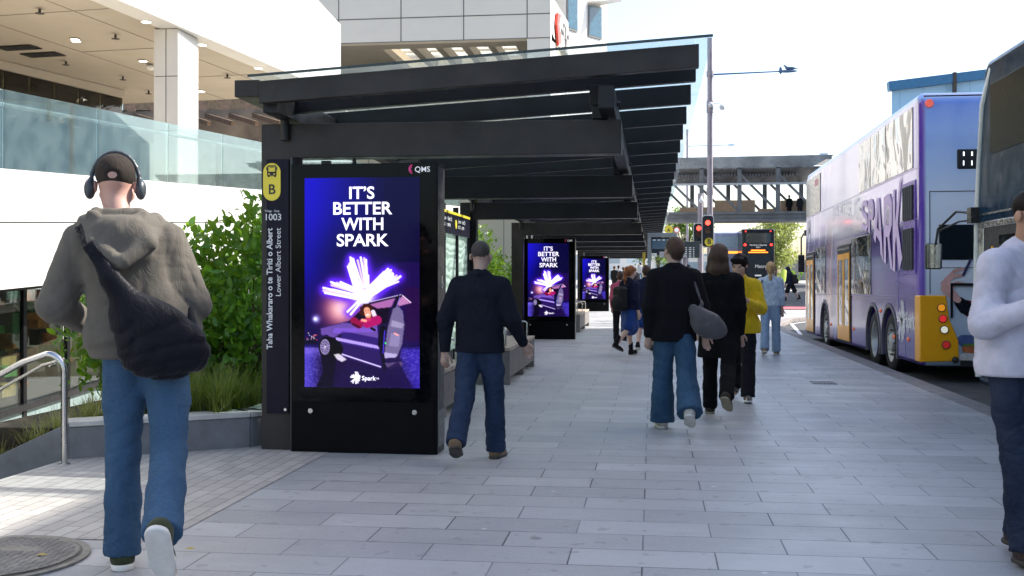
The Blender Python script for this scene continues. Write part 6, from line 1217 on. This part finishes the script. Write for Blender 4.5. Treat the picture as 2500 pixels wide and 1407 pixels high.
shrub('low round bush at the foot of the pale tree', (AY(1925, 690, 113).x, 113, 1.5), (1.8, .8, .6), 800, .25, seed=9, grp=None)

# ------------------------------------------------------------ people
skin_a = (.52, .33, .25); W_sh = M('sole_white', (.68, .66, .62), .5, var=.08, nsc=20); B_sh = fabric('shoe_black', (.012, .012, .013)); B_sole = M('sole_dark', (.04, .035, .03), .6)
H_br, H_dk, H_bl, H_au, H_gr = [fabric('hair_'+n, c, rough=.55, bump=.8, bsc=160, var=.35) for n, c in (('brown', (.075, .04, .025)), ('dark', (.014, .01, .009)), ('blonde', (.5, .3, .13)), ('auburn', (.32, .11, .035)), ('grey', (.055, .045, .04)))]
M_strap = fabric('strap_black', (.012, .012, .018), rough=.6, sheen=0); M_bag = fabric('bag_black', (.005, .005, .009), rough=.5, sheen=.1)
# man with headphones
def man_extra(P):
    hm = P['HM']; t = Sdf(.005); t.T = hm; A_ = [R(a) for a in range(0, 181, 15)]; t.chain([(math.cos(a)*.092, -.005, .015+math.sin(a)*.122) for a in A_], [.009]*13, .004)
    for s in (-1, 1): t.ell((s*.097, -.005, -.014), (.025, .04, .048), .012)
    V, F = t.mesh(); worn(P, 'headphones', V, F, M('headphone_grey', (.05, .06, .07), .4), 'dark grey over-ear headphones on the capped head', 'headphones')
    up = P['up']; t = Sdf(.009); pts = [(-.115, .03, 1.50), (-.15, -.10, 1.455), (-.12, -.195, 1.37), (-.06, -.215, 1.24), (0, -.21, 1.12), (.05, -.2, 1.02)]
    for i in range(len(pts)-1):
        for w in (-.013, .0, .013): a, b = up(*pts[i]), up(*pts[i+1]); t.cone(a+V3(w*1.2, 0, w*.8), b+V3(w*1.2, 0, w*.8), .009, .009, .006)
    t.cone(up(-.06, -.215, 1.22), up(.04, -.2, 1.05), .03, .09, .05, .5); t.ell(up(.085, -.195, 1.0), (.215, .062, .125), .05, False, Matrix.Rotation(.55, 3, 'Y')); t.ell(up(.08, -.195, .93), (.17, .06, .11), .05)
    t.cone(up(.22, -.14, 1.02), up(.2, .05, 1.2), .02, .014, .04)
    V, F = t.mesh(folds(.013, 1.5, 0, 1.12, 4)); worn(P, 'crossbody_bag', V, F, M_bag, 'slouchy black crossbody bag hanging on the back of the man in headphones', 'bag')
person('big man walking away in a taupe hoodie, cap and headphones, light blue jeans', (-2.41, 4.93, 0), 20, 1.97, legs=((6, 4, 0), (-20, 34, -58)), lean=(-.19, .03), nod=.15, skin=(.52, .30, .24),
       top=dict(name='hoodie', mat=fabric('hoodie_taupe', (.115, .102, .085), sheen=.08, bs=.3), g=.046, hem=.90, hood=1, ribs=1, f=.009, cuff=.045, flare=.6, res=.008), bottom=dict(name='jeans', mat=denim('jeans_blue', (.038, .085, .155), .3), r=(.086, .072, .078), f=.009, res=.008), shoe=dict(mat=fabric('shoe_olive', (.045, .055, .025)), solemat=W_sh, sole=.03), hair=dict(kind='cap', mat=fabric('cap_brown', (.035, .027, .022)), f=.001),
       arms=(((-.40, .05, -1), (.35, .9, -.35)), ((.40, .05, -1), (-.35, .9, -.35))), res=.007, wide=1.0, extra=man_extra)
# dark jacket walker
person('man in a dark jacket and blue jeans walking away right of the near kiosk', (-1.32, 8.25, 0), -3, 1.68, legs=((-14, 30, -25), (10, 6, 0)), skin=(.42, .28, .22), top=dict(name='jacket', mat=fabric('jacket_ink', (.01, .012, .02)), g=.035, hem=.86, f=.009, collar=.02, flare=.5), bottom=dict(name='jeans', mat=denim('jeans_dark', (.012, .026, .06), .5), r=(.092, .078, .08), f=.011), shoe=dict(kind='boot', mat=fabric('boot_tan', (.16, .11, .065)), solemat=B_sole, sole=.02, top=.06), hair=dict(kind='crop', mat=H_gr), arms=(((-.36, -.2, -1), (-.05, .1, -1)), ((.34, -.1, -1), (.22, .6, -.7))), res=.009, wide=1.02)
# blazer walker
def tote(P):
    up = P['up']; t = Sdf(.01); t.cone(up(.13, -.03, 1.5), up(.24, -.18, 1.15), .013, .013, .01); t.cone(up(.13, .02, 1.5), up(.3, -.05, 1.12), .013, .013, .01); t.cone(up(.16, -.2, 1.1), up(.27, -.2, .98), .05, .11, .05, .6); t.ell(up(.3, -.2, .95), (.17, .07, .11), .05, False, Matrix.Rotation(.4, 3, 'Y'))
    V, F = t.mesh(folds(.009, 1.4, seed=2)); worn(P, 'shoulder_bag', V, F, fabric('bag_grey', (.085, .08, .085), rough=.5), 'soft grey shoulder bag on the walker in the black blazer', 'bag')
person('walker with short brown hair in a black blazer and wide blue jeans', (.20, 10.2, 0), 3, 1.76, legs=((3, 2, 0), (-20, 22, -30)), turn=25, skin=(.5, .32, .25), top=dict(name='blazer', mat=fabric('blazer_black', (.009, .009, .011)), g=.05, hem=.80, f=.008, flare=.5, collar=.016), bottom=dict(name='jeans', mat=denim('jeans_mid', (.025, .065, .12), .5), r=(.098, .09, .115), f=.009), shoe=dict(mat=M('shoe_cream', (.55, .5, .42), .5), solemat=W_sh, sole=.02), hair=dict(kind='short', mat=H_br), arms=(((-.18, -.12, -1), (-.05, .15, -1)), ((.28, -.15, -1), (.12, .1, -1))), res=.009, extra=tote)
person('walker with dark brown hair in a long black coat beside the blazer walker', (.68, 11.25, 0), -8, 1.73, legs=((12, 6, 0), (-22, 30, -35)), turn=-15, top=dict(name='coat', mat=fabric('coat_black', (.008, .008, .009)), g=.042, hem=.60, f=.009, flare=1.1, collar=.02), bottom=dict(name='trousers', mat=fabric('trousers_black', (.008, .008, .009)), r=(.088, .076, .075), f=.01), shoe=dict(mat=fabric('shoe_brown', (.05, .04, .03)), solemat=M('sole_tan', (.3, .26, .18), .6), sole=.02), hair=dict(kind='long', mat=H_dk if False else H_br), res=.009)
person('person in a yellow sweater looking down at their hands, facing us', (1.0, 12.6, 0), 168, 1.66, legs=((14, 6, 5), (-16, 22, -25)), turn=-10, nod=.7, lean=(0, .04), skin=(.6, .36, .26), top=dict(name='sweater', mat=fabric('sweater_yellow', (.72, .47, .015)), g=.04, hem=.82, f=.01, ribs=1, collar=.014), bottom=dict(name='trousers', mat=fabric('trousers_ink', (.015, .015, .018)), r=(.095, .085, .085), f=.011), shoe=dict(mat=fabric('shoe_mixed', (.12, .11, .1), var=.6, nsc=25), solemat=W_sh, sole=.025), hair=dict(kind='mop', mat=H_dk, f=.006), arms=(((-.28, .15, -1), (.5, .9, .35)), ((.28, .15, -1), (-.5, .9, .25))), res=.009)
def sling(P):
    up = P['up']; t = Sdf(.012); t.chain([up(-.1, .06, 1.5), up(-.16, -.1, 1.4), up(-.2, -.15, 1.2), up(-.24, -.1, .95)], [.013]*4, .01); t.box(up(-.27, -.04, .86), (.05, .13, .11), .04, .02)
    V, F = t.mesh(); worn(P, 'handbag', V, F, fabric('bag_navy', (.015, .02, .04)), 'small navy handbag on a long strap at the hip of the blonde woman', 'bag')
person('woman with a long blonde ponytail in a pale blue cardigan and light jeans', (2.15, 20.3, 0), -6, 1.68, legs=((-12, 16, -15), (8, 4, 0)), top=dict(name='cardigan', mat=fabric('cardigan_blue', (.5, .58, .64), var=.2, nsc=20), g=.03, hem=.93, f=.008, flare=.6), bottom=dict(name='jeans', mat=denim('jeans_pale', (.25, .34, .44), .4), r=(.092, .078, .085), f=.008), shoe=dict(mat=M('shoe_tan', (.3, .2, .12), .6), solemat=W_sh), hair=dict(kind='tail', mat=H_bl), res=.011, extra=sling)
def pack(P):
    up = P['up']; t = Sdf(.013); t.box(up(0, -.25, 1.12), (.16, .1, .24), .09, .03); t.ell(up(0, -.36, 1.03), (.13, .07, .15), .05)
    for s in (-1, 1): t.chain([up(s*.1, -.16, 1.36), up(s*.11, -.05, 1.5), up(s*.12, .1, 1.38), up(s*.13, .13, 1.15)], [.02]*4, .01)
    V, F = t.mesh(folds(.012, 1.5, seed=3)); worn(P, 'backpack', V, F, fabric('pack_black', (.02, .02, .02), rough=.6), 'bulky black backpack on the '+P['who'], 'backpack')
def pack1(P): P['who'] = 'auburn haired schoolgirl'; pack(P)
def pack2(P): P['who'] = 'hooded person crossing the road'; pack(P)
person('schoolgirl with an auburn ponytail in a navy blazer and blue skirt with black socks', (-.42, 19.8, 0), -42, 1.62, legs=((14, 4, 5), (-20, 30, -25)), nod=.5, skin=(.62, .4, .3), top=dict(name='blazer', mat=fabric('blazer_navy', (.014, .016, .045)), g=.03, hem=.9, f=.006), bottom=dict(name='skirt', mat=fabric('skirt_blue', (.015, .05, .2)), r=(.1, .12, .1), len=.42, skirt=.36), shoe=dict(kind='boot', mat=B_sh, solemat=B_sole, top=.14), hair=dict(kind='tail', mat=H_au), res=.011, extra=pack1)
person('second pupil in dark shorts with bare legs behind the schoolgirl', (-.12, 20.8, 0), -10, 1.64, legs=((-14, 20, -15), (12, 4, 0)), skin=(.62, .4, .3), top=dict(name='blazer', mat=fabric('blazer_navy', (.014, .016, .045)), g=.03, hem=.88), bottom=dict(name='shorts', mat=fabric('skirt_blue', (.015, .05, .2)), r=(.1, .12, .1), len=.4, skirt=.3), shoe=dict(mat=B_sh, solemat=W_sh), hair=dict(kind='short', mat=H_br), res=.014)
person('person in a pink cardigan with brown hair left of the schoolgirl', (-.70, 23.8, 0), 0, 1.54, legs=((10, 5, 0), (-12, 20, -10)), top=dict(name='cardigan', mat=fabric('cardigan_pink', (.5, .09, .16)), g=.03, hem=.85), bottom=dict(name='trousers', mat=fabric('trousers_ink', (.015, .015, .018)), r=(.09, .08, .07)), shoe=dict(mat=B_sh, solemat=B_sole), hair=dict(kind='short', mat=H_br), res=.014)
hx = AY(1930, 735, 58); 
person('person in a navy hood and shorts crossing the road beyond the purple bus', (hx.x, 58, gz(58)), 62, 1.8, legs=((18, 5, 5), (-24, 12, -15)), lean=(0, .12), nod=.6, skin=(.5, .32, .24), top=dict(name='hoodie', mat=fabric('hoodie_navy', (.012, .016, .035)), g=.05, hem=.85, hoodup=1), bottom=dict(name='shorts', mat=fabric('trousers_ink', (.015, .015, .018)), r=(.11, .12, .1), len=.5), shoe=dict(mat=B_sh, solemat=B_sole, kind='shoe', top=.12), res=.018, extra=pack2, face=False)
# man at the right edge
def bud(P):
    t = Sdf(.004); t.T = P['HM']; t.ell((-.088, .012, -.01), (.01, .009, .009), .004); t.cone((-.09, .014, -.014), (-.088, .022, -.04), .005, .004, .004); V, F = t.mesh(); worn(P, 'earbud', V, F, M('bud_white', (.8, .8, .8), .3), 'white wireless earbud in the ear of the man in the lilac sweater', 'earbud')
    up = P['up']; w = P['A'][1][2]; t = Sdf(.004); c = (P['A'][1][2]+P['A'][-1][2])/2+V3(0, .13, .03); t.box(c, (.037, .075, .006), .005, .002, False, Matrix.Rotation(.7, 3, 'X')); V, F = t.mesh(); worn(P, 'smartphone', V, F, M_dark, 'black smartphone held in front of the man in the lilac sweater', 'phone')
    t = Sdf(.006); t.T = P['HM']; t.ell((0, .03, -.045), (.0665, .075, .068), .02); t.box((0, 0, .085), (.2, .3, .1), 0, .01, True); t.ell((0, .14, -.045), (.034, .06, .02), .01, True); V, F = t.mesh(); npmesh('beard', V, F, H_dk, P['root'])
person('young man in a lilac white sweater and dark jeans cut off by the right edge', (1.83, 5.66, 0), 208, 1.81, legs=((-4, 10, -8), (10, 3, 0)), nod=.35, turn=2, skin=(.4, .22, .14), top=dict(name='sweater', mat=fabric('sweater_lilac', (.56, .54, .62), sheen=.05, bs=.25), g=.042, hem=.87, ribs=1, collar=.016, f=.013, cuff=.045, res=.008), bottom=dict(name='jeans', mat=denim('jeans_navy', (.010, .018, .04), .5), r=(.095, .083, .08), f=.012), shoe=dict(kind='boot', mat=M('boot_leather', (.03, .016, .013), .3, var=.3, bump=.2), solemat=B_sole, sole=.022, top=.11), hair=dict(kind='crop', mat=H_dk, f=.001),
       arms=(((-.3, .1, -1), (.45, .85, .2)), ((.34, .12, -1), (-.3, .9, .32))), res=.006, wide=1.02, extra=bud)
# far figures
tops = [(.012, .012, .014), (.3, .33, .38), (.02, .03, .02), (.03, .03, .02), (.02, .022, .03), (.25, .2, .15)]
for i, (px, Y, col_, lb) in enumerate(((1500, 66, 0, 'distant walker in black, leftmost of the small crowd under the shelter'), (1510, 68, 1, 'distant walker in a grey top beside the one in black'), (1522, 62, 2, 'distant walker with a dark green backpack in the small crowd'), (1531, 64, 3, 'distant walker in olive right of the dark green backpack'), (1551, 60, 4, 'distant walker in a dark jacket, rightmost of the small crowd'), (1563, 90, 1, 'tiny far figure in pale clothes on the bright pavement'))):
    c = AY(px, 680, Y); person(lb, (c.x, Y, gz(Y)), 10*i-20, 1.72, legs=((16, 6, 0), (-16, 16, -10)), top=dict(name='top', mat=fabric('far_top%d' % col_, tops[col_]), g=.035, hem=.85), bottom=dict(name='trousers', mat=fabric('far_trousers%d' % (i % 2), ((.015, .015, .018), (.1, .14, .2))[i % 2]), r=(.09, .08, .07)), hair=dict(kind='short', mat=H_dk if i % 2 else H_br), res=.028, face=False, group='distant walkers beyond the shelters')
for px, lb, col_ in ((1927, 'dark figure seated on the footbridge behind the railing', 0), (1953, 'second dark figure on the footbridge at the edge of the purple bus', 4)):
    c = AY(px, 500, YB+1.2); person(lb, (c.x, YB+1.2, zd1-.35), 20, 1.65, top=dict(name='top', mat=fabric('far_top%d' % col_, tops[col_]), g=.04, hem=.8), bottom=dict(name='trousers', mat=fabric('far_trousers0', (.015, .015, .018)), r=(.09, .08, .07)), hair=dict(kind='short', mat=H_dk), res=.028, face=False, group='people on the footbridge')
c = AY(1668, 700, 36); person('person in a brown striped coat half hidden between the boards', (c.x-.05, 36, 0), 170, 1.66, skin=(.55, .38, .3), top=dict(name='coat', mat=fabric('coat_brown', (.16, .09, .05), var=.5, nsc=14), g=.04, hem=.7), bottom=dict(name='trousers', mat=fabric('trousers_ink', (.015, .015, .018)), r=(.09, .08, .07)), hair=dict(kind='short', mat=H_gr), res=.018, face=False)
c = AY(1680, 700, 40); person('bald walker in profile behind the timetable board', (c.x+.1, 40, 0), -80, 1.75, skin=(.5, .34, .27), top=dict(name='jacket', mat=fabric('far_top4', tops[4]), g=.03, hem=.85), bottom=dict(name='trousers', mat=fabric('trousers_ink', (.015, .015, .018)), r=(.09, .08, .07)), hair=dict(kind='crop', mat=H_gr), res=.018, face=False)
for nm, x, y in (('fallen_leaf', AG(100, 1367)[0], AG(100, 1367)[1]), ('fallen_leaf', AG(462, 1352)[0], AG(462, 1352)[1])):
    m = MB(); m.add([(x-.03, y, .022), (x, y-.015, .028), (x+.035, y+.005, .024), (x, y+.018, .03)], [(0, 1, 2, 3)]); tag(m.build(nm, M('leaf_yellow', (.5, .36, .06), .7), origin=(x, y, 0)), 'small yellow fallen leaf on the manhole cover' if x < -3 else 'small yellow fallen leaf beside the lifted shoe', 'leaf')
